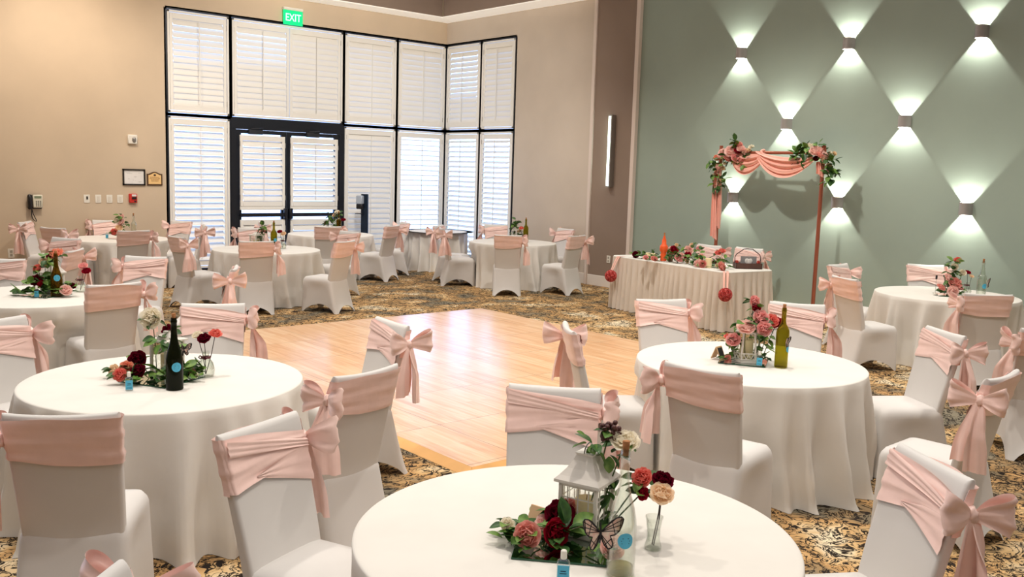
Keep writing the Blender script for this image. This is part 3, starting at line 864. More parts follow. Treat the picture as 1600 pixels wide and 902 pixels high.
def arrangement(name, label, cat, base, roses, leaves=26, group=None, spread=.14, lsize=.05, seed=1, extra=(), dark=False, ground=True, leafpts=(), per=5, rs=1.28):
    """one arrangement: roses as parts, all the foliage as one part, stems"""
    rnd = random.Random(seed)
    root = thing(name, label, cat, base, 0, group)
    B = Vector(base)
    for i, (x, y, z, r, kind) in enumerate(roses):
        d = (CAMDIR.normalized() * .8 + Vector((rnd.uniform(-.5, .5), rnd.uniform(-.5, .5), rnd.uniform(.0, .6))))
        me = berry_mesh() if kind == 'berry' else rose_mesh(kind, i % 2)
        o = link('berries' if kind == 'berry' else 'rose', me, root)
        p = Vector((x, y, z)) - B
        o.matrix_local = TR(*p) @ aim(d, rnd.uniform(0, 6), r * rs)
        o['label'] = {'white': 'white rose', 'cream': 'cream rose', 'blush': 'blush pink rose', 'pink': 'pink rose', 'dusty': 'dusty pink rose', 'coral': 'coral rose', 'red': 'red rose', 'burgundy': 'dark burgundy rose', 'peach': 'peach rose', 'berry': 'dark berry cluster'}[kind]
    fm = MB(); LOW = 0.0 if ground else None
    for (x, y, z, r, kind) in roses:
        p = Vector((x, y, z)) - B
        for k in range(per):
            a = rnd.uniform(0, 6.28)
            d = Vector((cos(a), sin(a), rnd.uniform(-.5, .5)))
            q = p + d * r * .55 - CAMDIR.normalized() * r * .55
            if ground and q.z < .012: q.z = .012; d.z = abs(d.z) * .5
            leaf(fm, q, d, lsize * rnd.uniform(.8, 1.3), lsize * .40, rnd, rnd.randint(0, 1), LOW)
    if ground:
        for k in range(leaves):
            a = rnd.uniform(0, 6.28); rr = spread * sqrt(rnd.random())
            q = Vector((rr * cos(a), rr * sin(a), rnd.uniform(.012, .035)))
            leaf(fm, q, (cos(a) + rnd.uniform(-.5, .5), sin(a) + rnd.uniform(-.5, .5), rnd.uniform(-.05, .5)), lsize * rnd.uniform(.8, 1.4), lsize * .42, rnd, rnd.randint(0, 1), LOW)
    for lp in leafpts:
        p = Vector(lp[:3]) - B; n = lp[3] if len(lp) > 3 else 5; rad = lp[4] if len(lp) > 4 else .05; ls = lp[5] if len(lp) > 5 else lsize
        for k in range(n):
            d = Vector((rnd.gauss(0, 1), rnd.gauss(0, 1), rnd.gauss(0, .8))).normalized()
            leaf(fm, p + d * rad * rnd.random(), d + Vector((0, 0, -.1)), ls * rnd.uniform(.8, 1.3), ls * .40, rnd, rnd.randint(0, 1), LOW)
    # thin stems tie every bloom back into the bunch
    for (x, y, z, r, kind) in roses:
        p = Vector((x, y, z)) - B
        if ground: e = Vector((p.x * .55, p.y * .55, .01))
        else: e = p * .3
        mid = (p + e) / 2 - CAMDIR.normalized() * .02
        fm.tube([p - CAMDIR.normalized() * r * .3, mid, e], .0028, 5, m=2)
    fm.build('foliage', ([LEAF, LEAFD] if not dark else [LEAFD, LEAF]) + [STEM], root, angle=None)
    return root

def bottle_prof(h=.40, r=.042, kind='bordeaux'):
    if kind == 'burgundy':
        p = [(.85, 0), (1, .012), (1, .36), (.97, .44), (.80, .54), (.55, .63), (.40, .72), (.345, .82), (.345, .93), (.38, .935), (.38, .965), (.34, .97), (.33, 1.0)]
    elif kind == 'fancy':
        p = [(.85, 0), (1, .012), (1, .50), (.96, .56), (.75, .60), (.60, .63), (.66, .66), (.5, .69), (.55, .72), (.42, .75), (.48, .79), (.36, .82), (.36, .92), (.42, .93), (.42, .96), (.34, .97), (.33, 1.0)]
    else:
        p = [(.85, 0), (1, .012), (1, .58), (.95, .63), (.72, .68), (.45, .73), (.36, .78), (.35, .93), (.39, .935), (.39, .965), (.35, .97), (.34, 1.0)]
    return [(a * r, b * h) for a, b in p]
def bottle(label, loc, glass, h=.39, r=.042, kind='bordeaux', cork=True, sticker=None, group='corked bottles on the tables', faceang=None, sooty=False, wall=True, butterfly=False, wine=False):
    root = thing('corked_bottle', label, 'bottle', loc, 0, group)
    pr = bottle_prof(h, r, kind); m = MB()
    m.lathe(pr, 28, cap0=True, cap1=False)
    if wall:
        inner = [(max(.004, a - .0035), max(.006, b)) for a, b in pr]
        rings = inner[::-1]
        m.lathe(rings, 28, cap0=False, cap1=True)
    m.build('glass_body', glass, root, angle=50)
    if cork:
        MB().lathe([(.009, h - .022), (.0105, h), (.0115, h + .022), (.0105, h + .024)], 16).build('cork', CORK, root)
    fa = atan2(CAM.y - loc[1], CAM.x - loc[0]) + (faceang or 0)
    def patch(nm, zc, rad, mt, off, parent, aspect=1.0):
        s = MB(); R_ = r + off
        pts = []
        for j in range(29):
            a = 2 * pi * j / 28
            pts.append((rad * cos(a) * aspect, rad * sin(a)))
        vs = [(R_ * cos(fa), R_ * sin(fa), zc)]; fs = []
        for k, q in enumerate((.5, 1.0)):
            for (u, w) in pts[:28]:
                vs.append((R_ * cos(fa + u * q / R_), R_ * sin(fa + u * q / R_), zc + w * q))
        for j in range(28):
            fs.append((0, 1 + j, 1 + (j + 1) % 28)); fs.append((1 + j, 29 + j, 29 + (j + 1) % 28, 1 + (j + 1) % 28))
        s.add(vs, fs); return s.build(nm, mt, parent)
    if sticker:
        lb = patch('round_label', sticker, .024 * r / .042, LABELB, .0006, root)
        w = MB()
        for k, (hw_, zz) in enumerate(((.010, .008), (.014, .0), (.012, -.008))):
            w.add([( (r + .0012) * cos(fa + u / r), (r + .0012) * sin(fa + u / r), sticker + zz + e) for u, e in ((-hw_, -.0012), (hw_, -.0012), (hw_, .0012), (-hw_, .0012))], [(0, 1, 2, 3)])
        w.build('printing', INK, lb, smooth=False)
    if wine: MB().lathe([(r * .82, .004), (r * .9, .012), (r * .9, .03), (.001, .0302)], 24, cap1=False).build('wine', mat('pale_wine', (206, 196, 120), rough=.05, trans=.8, ior=1.2), root)
    return root
def butterfly(label, loc, ang, s=.05, tilt=.5):
    """paper butterfly clipped to a bottle, wings spread"""
    root = thing('paper_butterfly', label, 'butterfly', loc, ang, 'paper butterflies clipped to bottles')
    for sd in (1, -1):
        w = MB()
        def outline(q):
            P = [(0, -.02), (.10, -.34), (.22, -.62), (.42, -.80), (.60, -.72), (.64, -.50), (.56, -.26), (.50, -.12), (.74, -.04), (.94, .18), (1.06, .50), (1.12, .80), (1.02, .90), (.80, .84), (.56, .68), (.34, .44), (.16, .22), (0, .06)]
            cx, cy = .55, .1
            return [(sd * s * (cx + (x - cx) * q), s * (cy + (z - cy) * q)) for x, z in P]
        o1 = outline(1.0)
        vs = [(0, 0, 0)] + [(x * cos(tilt), -abs(x) * sin(tilt), z) for x, z in o1]
        w.add(vs[1:], [(7, 0, 1), (7, 1, 2), (7, 2, 3), (7, 3, 4), (7, 4, 5), (7, 5, 6), (0, 7, 17), (17, 7, 16), (7, 15, 16), (7, 14, 15), (7, 8, 14), (8, 13, 14), (8, 9, 13), (9, 12, 13), (9, 10, 12), (10, 11, 12)])
        wo = w.build('wing', BWING, root, smooth=False)
        ve = MB(); 
        o2 = outline(.9)
        ve.tube([(x * cos(tilt), -abs(x) * sin(tilt) - .001, z) for x, z in o1], .0022, 5)
        for (i0, i1) in ((0, 3), (0, 4), (7, 5), (17, 9), (17, 10), (17, 11), (17, 13), (8, 14), (9, 12), (2, 6)):
            (x0, z0), (x1, z1) = o1[i0], o1[i1]
            ve.tube([(x0 * cos(tilt), -abs(x0) * sin(tilt) - .001, z0), (x1 * cos(tilt), -abs(x1) * sin(tilt) - .001, z1)], .0012, 4)
        ve.build('wing_veins', BVEIN, wo, smooth=False)
    MB().tube([(0, -.002, -s * .5), (0, -.004, 0), (0, -.002, s * .55)], [.0015, .004, .0015], 6).build('body', BVEIN, root)
    return root
def sanitizer(label, loc, s=1.0):
    root = thing('mini_sanitizer_bottle', label, 'bottle', loc, atan2(CAM.y - loc[1], CAM.x - loc[0]) + pi / 2, 'mini sanitizer bottles with blue labels')
    m = MB(); rings = []
    for z, w, t in ((0, .92, .9), (.004, 1, 1), (.058, 1, 1), (.066, .86, .9), (.070, .5, .6), (.072, .42, .52)):
        rings.append([(x * w, y * t, z * s) for x, y, a, b in ring_rr(.019 * s, .012 * s, -.012 * s, .008 * s, 4, 3)])
    m.loft(rings, True, True, True); m.build('bottle_body', GELG, root, angle=50)
    MB().lathe([(.0085 * s, .071 * s), (.0095 * s, .074 * s), (.009 * s, .094 * s), (.006 * s, .097 * s)], 18).build('cap', WHITEPL, root)
    lb = MB(); lb.box((0, -.0124 * s, .031 * s), (.034 * s, .0012, .048 * s)); lbo = lb.build('blue_label', LABELB, root, smooth=False)
    pr = MB()
    for hw_, zz in ((.008, .038), (.010, .031), (.012, .016)): pr.box((0, -.0134 * s, zz * s), (2 * hw_ * s, .0006, .0022 * s))
    pr.build('printing', INK, lbo, smooth=False)
    return root
def rose_stem(label, loc, top, r, kind, group, seed=0):
    """one cut rose standing in a vase"""
    root = thing('single_rose', label, 'flower', loc, 0, group)
    t = Vector(top) - Vector(loc); m = MB()
    m.tube([(0, 0, 0), t * .5 + Vector((.004, -.003, 0)), t], .0022, 6); m.build('stem', STEMD, root)
    o = link('bloom', rose_mesh(kind, seed % 2), root)
    o.matrix_local = TR(*t) @ aim(CAMDIR.normalized() * .7 + t.normalized() * .9, seed, r)
    return root
def bud_vase(label, loc, kind='belly', s=1.0, ribbon=True):
    root = thing('bud_vase', label, 'vase', loc, 0, 'small clear bud vases')
    if kind == 'belly': p = [(.026, 0), (.034, .006), (.037, .03), (.030, .058), (.015, .080), (.013, .098), (.018, .108)]
    else: p = [(.024, 0), (.025, .008), (.019, .03), (.020, .06), (.024, .088), (.027, .096)]
    p = [(a * s, b * s) for a, b in p]; m = MB()
    m.lathe(p, 24, cap0=True, cap1=False)
    m.lathe([(max(.003, a - .0022), b + .002) for a, b in p][::-1], 24, cap0=False, cap1=True)
    m.build('glass_body', CLEARG, root, angle=60)
    if ribbon and kind == 'belly':
        b = MB(); b.tube([(.0165 * s * cos(a), .0165 * s * sin(a), .083 * s) for a in [2 * pi * j / 16 for j in range(16)]], .005 * s, 6, closed=True)
        fa = atan2(CAM.y - loc[1], CAM.x - loc[0]) - .8
        c = Vector((.018 * s * cos(fa), .018 * s * sin(fa), .083 * s)); t = Vector((-sin(fa), cos(fa), 0))
        for sg in (1, -1):
            b.tube([c, c + t * sg * .016 * s + Vector((0, 0, .008 * s)), c + t * sg * .024 * s, c + t * sg * .014 * s - Vector((0, 0, .006 * s)), c], .0026 * s, 5)
        b.build('ribbon', BURG, root)
    return root
def mirror_tile(label, c, ang, s=.305):
    root = thing('mirror_tile', label, 'mirror', (c[0], c[1], TZ + .001), ang, 'mirror tiles under the centrepieces')
    MB().box((0, 0, .003), (s, s, .006)).build('glass_edge', MIRROREDGE, root, smooth=False)
    MB().add([(-s / 2 + .002, -s / 2 + .002, .0064), (s / 2 - .002, -s / 2 + .002, .0064), (s / 2 - .002, s / 2 - .002, .0064), (-s / 2 + .002, s / 2 - .002, .0064)], [(0, 1, 2, 3)]).build('mirror_face', MIRROR, root, smooth=False)
    return root
MZ = TZ + .0085
def candle(label, loc, r=.036, h=.11):
    root = thing('pillar_candle', label, 'candle', loc, 0, 'cream pillar candles')
    MB().lathe([(r, 0), (r, h - .004), (r - .004, h), (r * .5, h - .006), (.001, h - .007)], 24, cap1=False).build('wax', WAX, root)
    MB().tube([(0, 0, h - .008), (.001, 0, h + .010)], .0014, 5).build('wick', BLACKP, root)
    return root
def house_lantern(label, loc, ang, w=.145, h=.185, rh=.10):
    root = thing('lantern', label, 'lantern', loc, ang, 'white lanterns on the tables')
    f = MB(); t = .012
    f.box((0, 0, .010), (w + .016, w + .016, .020), bev=.003)
    for sx in (1, -1):
        for sy in (1, -1): f.box((sx * (w / 2 - t / 2), sy * (w / 2 - t / 2), h / 2), (t, t, h))
    f.box((0, 0, h - .006), (w, w, .012))
    f.build('frame', LANTW, root, smooth=False)
    b = MB(); g = .0035
    for ax in (0, 1):
        for s in (1, -1):
            def bb(c, sz):
                b.box((c[0], s * (w / 2 - .005), c[1]), (sz[0], g, sz[1])) if ax == 0 else b.box((s * (w / 2 - .005), c[0], c[1]), (g, sz[0], sz[1]))
            for u in (-.5, 0, .5): bb((u * w * .55, h / 2), (g, h - .03))
            for z in (.36, .72): bb((0, h * z), (w - .02, g))
    b.build('grille', LANTW, root, smooth=False)
    gl = MB()
    for s in (1, -1):
        gl.add([(-w / 2 + t, s * (w / 2 - .009), .02), (w / 2 - t, s * (w / 2 - .009), .02), (w / 2 - t, s * (w / 2 - .009), h - .01), (-w / 2 + t, s * (w / 2 - .009), h - .01)], [(0, 1, 2, 3)])
        gl.add([(s * (w / 2 - .009), -w / 2 + t, .02), (s * (w / 2 - .009), w / 2 - t, .02), (s * (w / 2 - .009), w / 2 - t, h - .01), (s * (w / 2 - .009), -w / 2 + t, h - .01)], [(0, 1, 2, 3)])
    gl.build('glass_panes', CLEARG, root, smooth=False)
    r = MB(); rings = []
    e = w / 2 + .013
    for q, z in ((1, 0), (1, .010), (.84, .024), (.62, .048), (.44, .074), (.36, rh - .008), (.40, rh - .004), (.40, rh)):
        a = e * q; rings.append([(a, a, h + z), (-a, a, h + z), (-a, -a, h + z), (a, -a, h + z)])
    r.loft(rings, True, True, True); r.build('roof', LANTW, root, smooth=False)
    hd = MB(); hd.tube([(.032 * cos(a), 0, h + rh + .030 * sin(a)) for a in [pi * j / 12 for j in range(13)]], .0025, 6)
    hd.build('handle', GREYM, root)
    return root
def hex_lantern(label, loc, ang, R=.085, h=.22):
    root = thing('lantern', label, 'lantern', loc, ang, 'white lanterns on the tables')
    P = lambda r, z: [(r * cos(pi / 3 * i), r * sin(pi / 3 * i), z) for i in range(6)]
    f = MB()
    f.loft([P(R, 0), P(R, .018), P(R * .96, .022)], True, True, True)
    for i in range(6):
        f.tube([P(R, 0.02)[i], P(R, .065)[i]], .004, 6); 
        f.tube([P(R * .96, .065)[i], P(R * .80, h)[i]], .007, 6)
        a, b = Vector(P(R, .026)[i]), Vector(P(R, .026)[(i + 1) % 6]); up = Vector((0, 0, .036))
        for k in range(3):
            p0, p1, pm = a.lerp(b, k / 3), a.lerp(b, (k + 1) / 3), a.lerp(b, (k + .5) / 3) + up
            f.tube([p0, pm], .0028, 5); f.tube([pm, p1], .0028, 5)
    for z, r in ((.026, R), (.065, R), (h, R * .80)): f.tube(P(r, z), .0045, 6, closed=True)
    f.build('frame', LANTW, root, smooth=False)
    g = MB(); g.loft([P(R * .93, .022), P(R * .78, h)], True); g.build('glass_panes', CLEARG, root, smooth=False)
    r = MB(); r.loft([P(R * .86, h), P(R * .84, h + .008), P(R * .5, h + .035), P(.012, h + .06)], True, True, True); r.build('roof', LANTW, root, smooth=False)
    return root
def box_lantern(label, loc, ang, w=.13, h=.19):
    root = thing('lantern', label, 'lantern', loc, ang, 'white lanterns on the tables')
    f = MB(); t = .014
    f.box((0, 0, .009), (w + .014, w + .014, .018), bev=.003)
    for sx in (1, -1):
        for sy in (1, -1): f.box((sx * (w / 2 - t / 2), sy * (w / 2 - t / 2), h / 2), (t, t, h))
    f.box((0, 0, h), (w + .03, w + .03, .012), bev=.002)
    f.build('frame', LANTW, root, smooth=False)
    gl = MB()
    for s in (1, -1):
        gl.add([(-w / 2 + t, s * (w / 2 - .006), .018), (w / 2 - t, s * (w / 2 - .006), .018), (w / 2 - t, s * (w / 2 - .006), h - .006), (-w / 2 + t, s * (w / 2 - .006), h - .006)], [(0, 1, 2, 3)])
        gl.add([(s * (w / 2 - .006), -w / 2 + t, .018), (s * (w / 2 - .006), w / 2 - t, .018), (s * (w / 2 - .006), w / 2 - t, h - .006), (s * (w / 2 - .006), -w / 2 + t, h - .006)], [(0, 1, 2, 3)])
    gl.build('glass_panes', CLEARG, root, smooth=False)
    MB().lathe([(w * .42, h + .006), (w * .40, h + .02), (w * .22, h + .035), (.02, h + .04), (.02, h + .05)], 20).build('roof', LANTW, root)
    return root
def easel_sign(label, loc, ang, s=1.0):
    root = thing('mini_chalkboard', label, 'sign', loc, ang, 'small table signs')
    for sg in (1, -1):
        M = TR(0, sg * .016 * s, .036 * s) @ RX(sg * .40)
        MB().box((0, 0, 0), (.060 * s, .005 * s, .080 * s), bev=.001, M=M).build('wooden_leaf', WOODL, root)
        if sg < 0: MB().box((0, -.0030 * s, 0), (.048 * s, .001, .062 * s), M=M).build('slate', SLATE, root, smooth=False)
    return root
def picked(label, loc):
    root = thing('card_holder', label, 'sign', loc, 0, 'small table signs')
    MB().lathe([(.028, 0), (.028, .006), (.012, .012), (.003, .016)], 16).build('base', WHITEPL, root)
    MB().tube([(0, 0, .012), (0, 0, .18)], .0022, 6).build('rod', GREYM, root)
    MB().box((0, 0, .195), (.03, .012, .045), bev=.003).build('clip', BLACKP, root)
    return root

# --- data: world positions of the blooms
FG = [
    (-10.003, -14.115, 0.815, 0.040, 'dusty'),
    (-9.911, -14.149, 0.815, 0.042, 'red'),
    (-9.855, -14.110, 0.850, 0.043, 'burgundy'),
    (-9.985, -13.988, 0.805, 0.024, 'white'),
    (-9.885, -14.071, 0.815, 0.030, 'blush'),
    (-9.784, -14.082, 0.855, 0.028, 'pink'),
    (-9.852, -14.349, 0.815, 0.036, 'blush'),
    (-9.651, -14.205, 1.090, 0.045, 'white'),
    (-9.584, -14.232, 0.960, 0.032, 'coral'),
    (-9.603, -14.249, 0.914, 0.022, 'red'),
    (-9.675, -14.154, 1.120, 0.030, 'berry'),
]
MR = [
    (-6.803, -12.673, 1.010, 0.056, 'blush'),
    (-6.839, -12.605, 0.919, 0.045, 'pink'),
    (-6.815, -12.545, 0.924, 0.030, 'coral'),
    (-6.691, -12.706, 1.073, 0.050, 'pink'),
    (-6.712, -12.752, 1.008, 0.045, 'pink'),
    (-6.687, -12.660, 1.132, 0.032, 'red'),
    (-6.684, -12.641, 1.181, 0.034, 'pink'),
    (-6.601, -12.734, 1.048, 0.042, 'coral'),
    (-6.533, -12.730, 1.029, 0.036, 'red'),
    (-6.860, -12.583, 0.795, 0.022, 'dusty'),
]
ML = [
    (-10.103, -10.947, 1.094, 0.066, 'white'),
    (-10.000, -10.929, 1.013, 0.034, 'burgundy'),
    (-10.177, -10.924, 0.855, 0.046, 'burgundy'),
    (-10.250, -10.959, 0.825, 0.036, 'peach'),
    (-10.322, -11.075, 0.815, 0.034, 'coral'),
    (-10.230, -11.091, 0.825, 0.040, 'burgundy'),
    (-10.296, -10.882, 0.805, 0.028, 'cream'),
    (-9.943, -11.133, 0.795, 0.020, 'blush'),
    (-9.945, -11.204, 0.790, 0.018, 'white'),
]
FR = [
    (-1.341, -11.624, 1.148, 0.036, 'coral'),
    (-1.395, -11.615, 1.080, 0.036, 'white'),
    (-1.498, -11.600, 0.960, 0.042, 'blush'),
    (-1.462, -11.668, 0.900, 0.060, 'dusty'),
    (-1.526, -11.681, 0.812, 0.055, 'blush'),
    (-1.427, -11.707, 0.845, 0.036, 'pink'),
    (-1.604, -11.580, 0.848, 0.045, 'dusty'),
    (-1.308, -11.675, 1.009, 0.035, 'white'),
]
FL = [
    (-9.663, -7.296, 1.127, 0.058, 'peach'),
    (-9.711, -7.285, 1.105, 0.030, 'burgundy'),
    (-9.804, -7.223, 0.997, 0.038, 'coral'),
    (-9.829, -7.286, 0.895, 0.050, 'burgundy'),
    (-9.807, -7.333, 0.881, 0.045, 'red'),
    (-9.645, -7.496, 0.822, 0.046, 'blush'),
    (-9.576, -7.443, 0.852, 0.026, 'burgundy'),
    (-9.756, -7.255, 1.055, 0.036, 'cream'),
]
BL = [
    (-7.151, -1.245, 1.087, 0.040, 'blush'),
    (-7.166, -1.285, 1.009, 0.045, 'blush'),
    (-7.288, -1.297, 0.867, 0.040, 'coral'),
    (-7.211, -1.301, 0.921, 0.045, 'cream'),
    (-7.223, -1.194, 1.024, 0.035, 'white'),
]
BM = [
    (-5.954, -3.577, 1.005, 0.040, 'blush'),
    (-5.895, -3.623, 1.026, 0.035, 'pink'),
]
DI = [
    (-3.384, -1.355, 1.152, 0.045, 'white'),
    (-3.472, -1.302, 1.016, 0.035, 'burgundy'),
    (-3.555, -1.242, 0.949, 0.030, 'burgundy'),
    (-3.432, -1.324, 1.093, 0.035, 'cream'),
]
BR = [
    (-1.211, -3.795, 1.039, 0.042, 'white'),
    (-1.188, -3.884, 0.944, 0.042, 'cream'),
    (-1.228, -3.790, 0.976, 0.035, 'blush'),
]
HG = [
    (-1.746, -7.149, 0.835, 0.040, 'burgundy'),
    (-1.994, -7.566, 0.835, 0.035, 'pink'),
    (-2.028, -7.750, 0.835, 0.042, 'dusty'),
    (-1.480, -7.578, 0.845, 0.035, 'blush'),
    (-1.289, -7.486, 0.915, 0.055, 'red'),
    (-1.147, -7.308, 0.905, 0.040, 'blush'),
    (-1.775, -7.974, 0.855, 0.055, 'pink'),
    (-1.592, -7.869, 0.875, 0.040, 'blush'),
    (-1.497, -7.907, 0.875, 0.050, 'red'),
    (-1.258, -7.734, 0.935, 0.056, 'blush'),
    (-1.705, -8.068, 0.825, 0.030, 'cream'),
    (-0.944, -7.538, 0.985, 0.028, 'cream'),
    (-0.980, -7.276, 0.965, 0.024, 'cream'),
    (-0.801, -7.560, 0.925, 0.035, 'pink'),
    (-1.373, -8.049, 0.865, 0.040, 'pink'),
    (-1.934, -8.449, 0.835, 0.050, 'blush'),
    (-1.947, -8.534, 0.835, 0.045, 'dusty'),
    (-1.167, -8.190, 0.925, 0.040, 'coral'),
    (-1.032, -8.155, 0.945, 0.045, 'coral'),
    (-1.635, -8.486, 0.835, 0.030, 'burgundy'),
    (-1.986, -8.867, 0.835, 0.055, 'dusty'),
    (-1.806, -8.670, 0.825, 0.025, 'cream'),
]
ARL = [
    (-0.510, -7.685, 2.352, 0.065, 'blush'),
    (-0.530, -7.842, 2.376, 0.085, 'blush'),
    (-0.530, -7.658, 2.285, 0.050, 'blush'),
    (-0.530, -7.943, 2.390, 0.045, 'red'),
    (-0.550, -7.790, 2.267, 0.055, 'dusty'),
    (-0.490, -7.942, 2.475, 0.050, 'dusty'),
    (-0.510, -8.000, 2.419, 0.055, 'blush'),
    (-0.500, -8.073, 2.383, 0.045, 'blush'),
    (-0.480, -8.154, 2.448, 0.040, 'white'),
    (-0.490, -8.109, 2.402, 0.035, 'cream'),
    (-0.530, -8.017, 2.233, 0.052, 'dusty'),
    (-0.510, -7.572, 2.285, 0.045, 'peach'),
    (-0.520, -7.614, 2.142, 0.045, 'blush'),
    (-0.500, -7.681, 2.135, 0.035, 'cream'),
    (-0.510, -7.609, 2.019, 0.035, 'red'),
    (-0.510, -7.679, 1.949, 0.035, 'cream'),
    (-0.500, -7.535, 2.036, 0.030, 'white'),
    (-0.550, -7.925, 2.296, 0.050, 'pink'),
    (-0.530, -7.734, 2.201, 0.030, 'white'),
]
ARR = [
    (-0.530, -9.249, 2.382, 0.085, 'blush'),
    (-0.550, -9.314, 2.330, 0.065, 'dusty'),
    (-0.540, -9.365, 2.275, 0.050, 'cream'),
    (-0.510, -9.376, 2.332, 0.050, 'blush'),
    (-0.480, -9.144, 2.458, 0.035, 'white'),
    (-0.470, -9.087, 2.475, 0.030, 'white'),
    (-0.490, -9.429, 2.359, 0.035, 'white'),
    (-0.480, -9.489, 2.364, 0.028, 'cream'),
    (-0.510, -9.439, 2.204, 0.035, 'cream'),
    (-0.500, -9.094, 2.370, 0.030, 'cream'),
    (-0.500, -9.152, 2.387, 0.040, 'burgundy'),
    (-0.530, -9.247, 2.292, 0.035, 'burgundy'),
    (-0.530, -9.366, 2.258, 0.035, 'peach'),
    (-0.510, -9.423, 2.114, 0.030, 'blush'),
]


ANG = atan2(Fv.y, Fv.x)
def stem_set(vase_loc, lst, group, base_h=.012):
    for i, (top, r, kind, lab) in enumerate(lst):
        rnd = random.Random(i + 3)
        b = (vase_loc[0] + rnd.uniform(-.008, .008), vase_loc[1] + rnd.uniform(-.008, .008), vase_loc[2] + base_h)
        rose_stem(lab, b, top, r, kind, group, i)

# front table
mirror_tile('square mirror tile under the white house lantern on the front table', (-9.87, -14.14), radians(-48))
house_lantern('white wooden house-shaped lantern with curved roof on the front table', (-9.735, -14.115, MZ), radians(18))
candle('cream candle inside the house-shaped lantern on the front table', (-9.735, -14.115, MZ + .020), .04, .10)
arrangement('flower_arrangement', 'burgundy, dusty pink and white roses with ivy around the front table lantern', 'flowers', (-9.88, -14.12, MZ), FG, 46, 'flower arrangements on mirror tiles', .17, .052, 3,
            leafpts=[(-9.742, -14.14, 1.085, 7, .05, .055), (-9.70, -14.18, 1.05, 6, .05, .055), (-9.69, -14.20, .93, 8, .05, .055), (-9.68, -14.22, .86, 8, .05, .05), (-9.90, -14.19, .83, 9, .04, .07), (-10.02, -14.02, .80, 6, .04, .05)])
bottle('tall clear glass bottle with cork on the front table, round blue label', (-9.882, -14.416, TZ + .001), CLEARG, .405, .044, 'burgundy', sticker=.125, faceang=.28, wine=True)
butterfly('pink and black paper butterfly beside the clear bottle on the front table', (-9.955, -14.392, TZ + .145), ANG - pi / 2 + .25, .062, .35)
sanitizer('mini sanitizer bottle at the bottom edge of the photo on the front table', (-10.066, -14.35, TZ + .001), 1.06)
bud_vase('clear fluted bud vase right of the clear bottle on the front table', (-9.646, -14.345, TZ + .002), 'flute', 1.15)
stem_set((-9.646, -14.345, TZ + .004), [((-9.605, -14.338, .985), .040, 'burgundy', 'dark red rose in the fluted vase on the front table'), ((-9.648, -14.372, .955), .046, 'cream', 'cream rose in the fluted vase on the front table')], 'roses in the front table vase')
easel_sign('mini chalkboard sign behind the roses on the front table', (-9.84, -13.985, MZ), ANG + .9)
# right middle table
mirror_tile('square mirror tile under the hexagonal lantern on the right middle table', (-6.70, -12.60), radians(-60), .31)
hex_lantern('white hexagonal metal lantern with lattice base among pink roses', (-6.714, -12.625, MZ), .3, .095, .20)
candle('cream candle inside the hexagonal lantern on the right middle table', (-6.714, -12.625, MZ + .024), .045, .13)
arrangement('flower_arrangement', 'tall spray of pink and blush roses on the hexagonal lantern, right middle table', 'flowers', (-6.70, -12.62, MZ), MR, 12, 'flower arrangements on mirror tiles', .12, .055, 5,
            leafpts=[(-6.79, -12.66, 1.04, 5, .05, .075), (-6.78, -12.60, .93, 6, .05, .06), (-6.64, -12.72, .95, 9, .05, .05), (-6.63, -12.72, .86, 10, .05, .045), (-6.66, -12.72, .80, 9, .04, .045), (-6.72, -12.73, .92, 7, .04, .06), (-6.68, -12.62, 1.06, 7, .05, .06), (-6.82, -12.58, .84, 7, .04, .05)])
bottle('green glass bottle with cork on the right middle table', (-6.652, -12.858, TZ + .001), GREENG, .40, .043, 'bordeaux', sticker=.13, faceang=1.25)
butterfly('blue-grey paper butterfly on the green bottle of the right middle table', (-6.685, -12.905, TZ + .18), ANG - pi / 2 + 1.0, .04, .5)
sanitizer('mini sanitizer bottle before the hexagonal lantern on the right middle table', (-6.775, -12.775, MZ), 1.05)
easel_sign('small folded wooden sign at the left of the right middle mirror tile', (-6.80, -12.46, MZ), ANG - .75, 1.15)
# left middle table
mirror_tile('square mirror tile under the flowers on the left middle table', (-10.09, -11.07), radians(-62), .33)
box_lantern('white square lantern behind the dark bottle on the left middle table', (-10.02, -10.96, MZ), radians(20), .135, .20)
candle('cream candle inside the square lantern on the left middle table', (-10.02, -10.96, MZ + .018), .038, .10)
arrangement('flower_arrangement', 'white rose above burgundy and coral roses with dark ivy, left middle table', 'flowers', (-10.09, -11.07, MZ), [(x, y, z, r * (.84 if k == 'white' else 1), k) for (x, y, z, r, k) in ML], 34, 'flower arrangements on mirror tiles', .17, .06, 9, dark=True,
            leafpts=[(-10.06, -11.03, .99, 8, .06, .075), (-10.03, -11.08, .93, 8, .05, .065), (-10.12, -11.18, .81, 14, .06, .07), (-10.02, -11.16, .82, 12, .06, .07), (-9.97, -11.12, .83, 9, .05, .06), (-10.27, -11.10, .79, 8, .04, .06), (-9.93, -11.14, .87, 4, .03, .07)])
bottle('very dark wine bottle with cork and blue round label on the left middle table', (-10.117, -11.33, TZ + .001), DARKG, .395, .046, 'burgundy', sticker=.13, faceang=.25, wall=False)
butterfly('grey paper butterfly beside the dark bottle on the left middle table', (-10.055, -11.30, TZ + .21), ANG - pi / 2 + .9, .04, .8)
sanitizer('mini sanitizer bottle left of the dark bottle on the left middle table', (-10.326, -11.229, TZ + .001), 1.06)
bud_vase('clear round bud vase with burgundy ribbon on the left middle table', (-9.856, -11.123, TZ + .002), 'belly', 1.35)
stem_set((-9.856, -11.123, TZ + .004), [((-9.871, -11.135, .985), .042, 'burgundy', 'burgundy rose in the ribboned vase on the left middle table'), ((-9.805, -11.138, 1.005), .042, 'coral', 'coral rose in the ribboned vase on the left middle table'), ((-9.885, -11.075, .995), .036, 'white', 'white bloom in the ribboned vase on the left middle table')], 'roses in the left middle table vase')
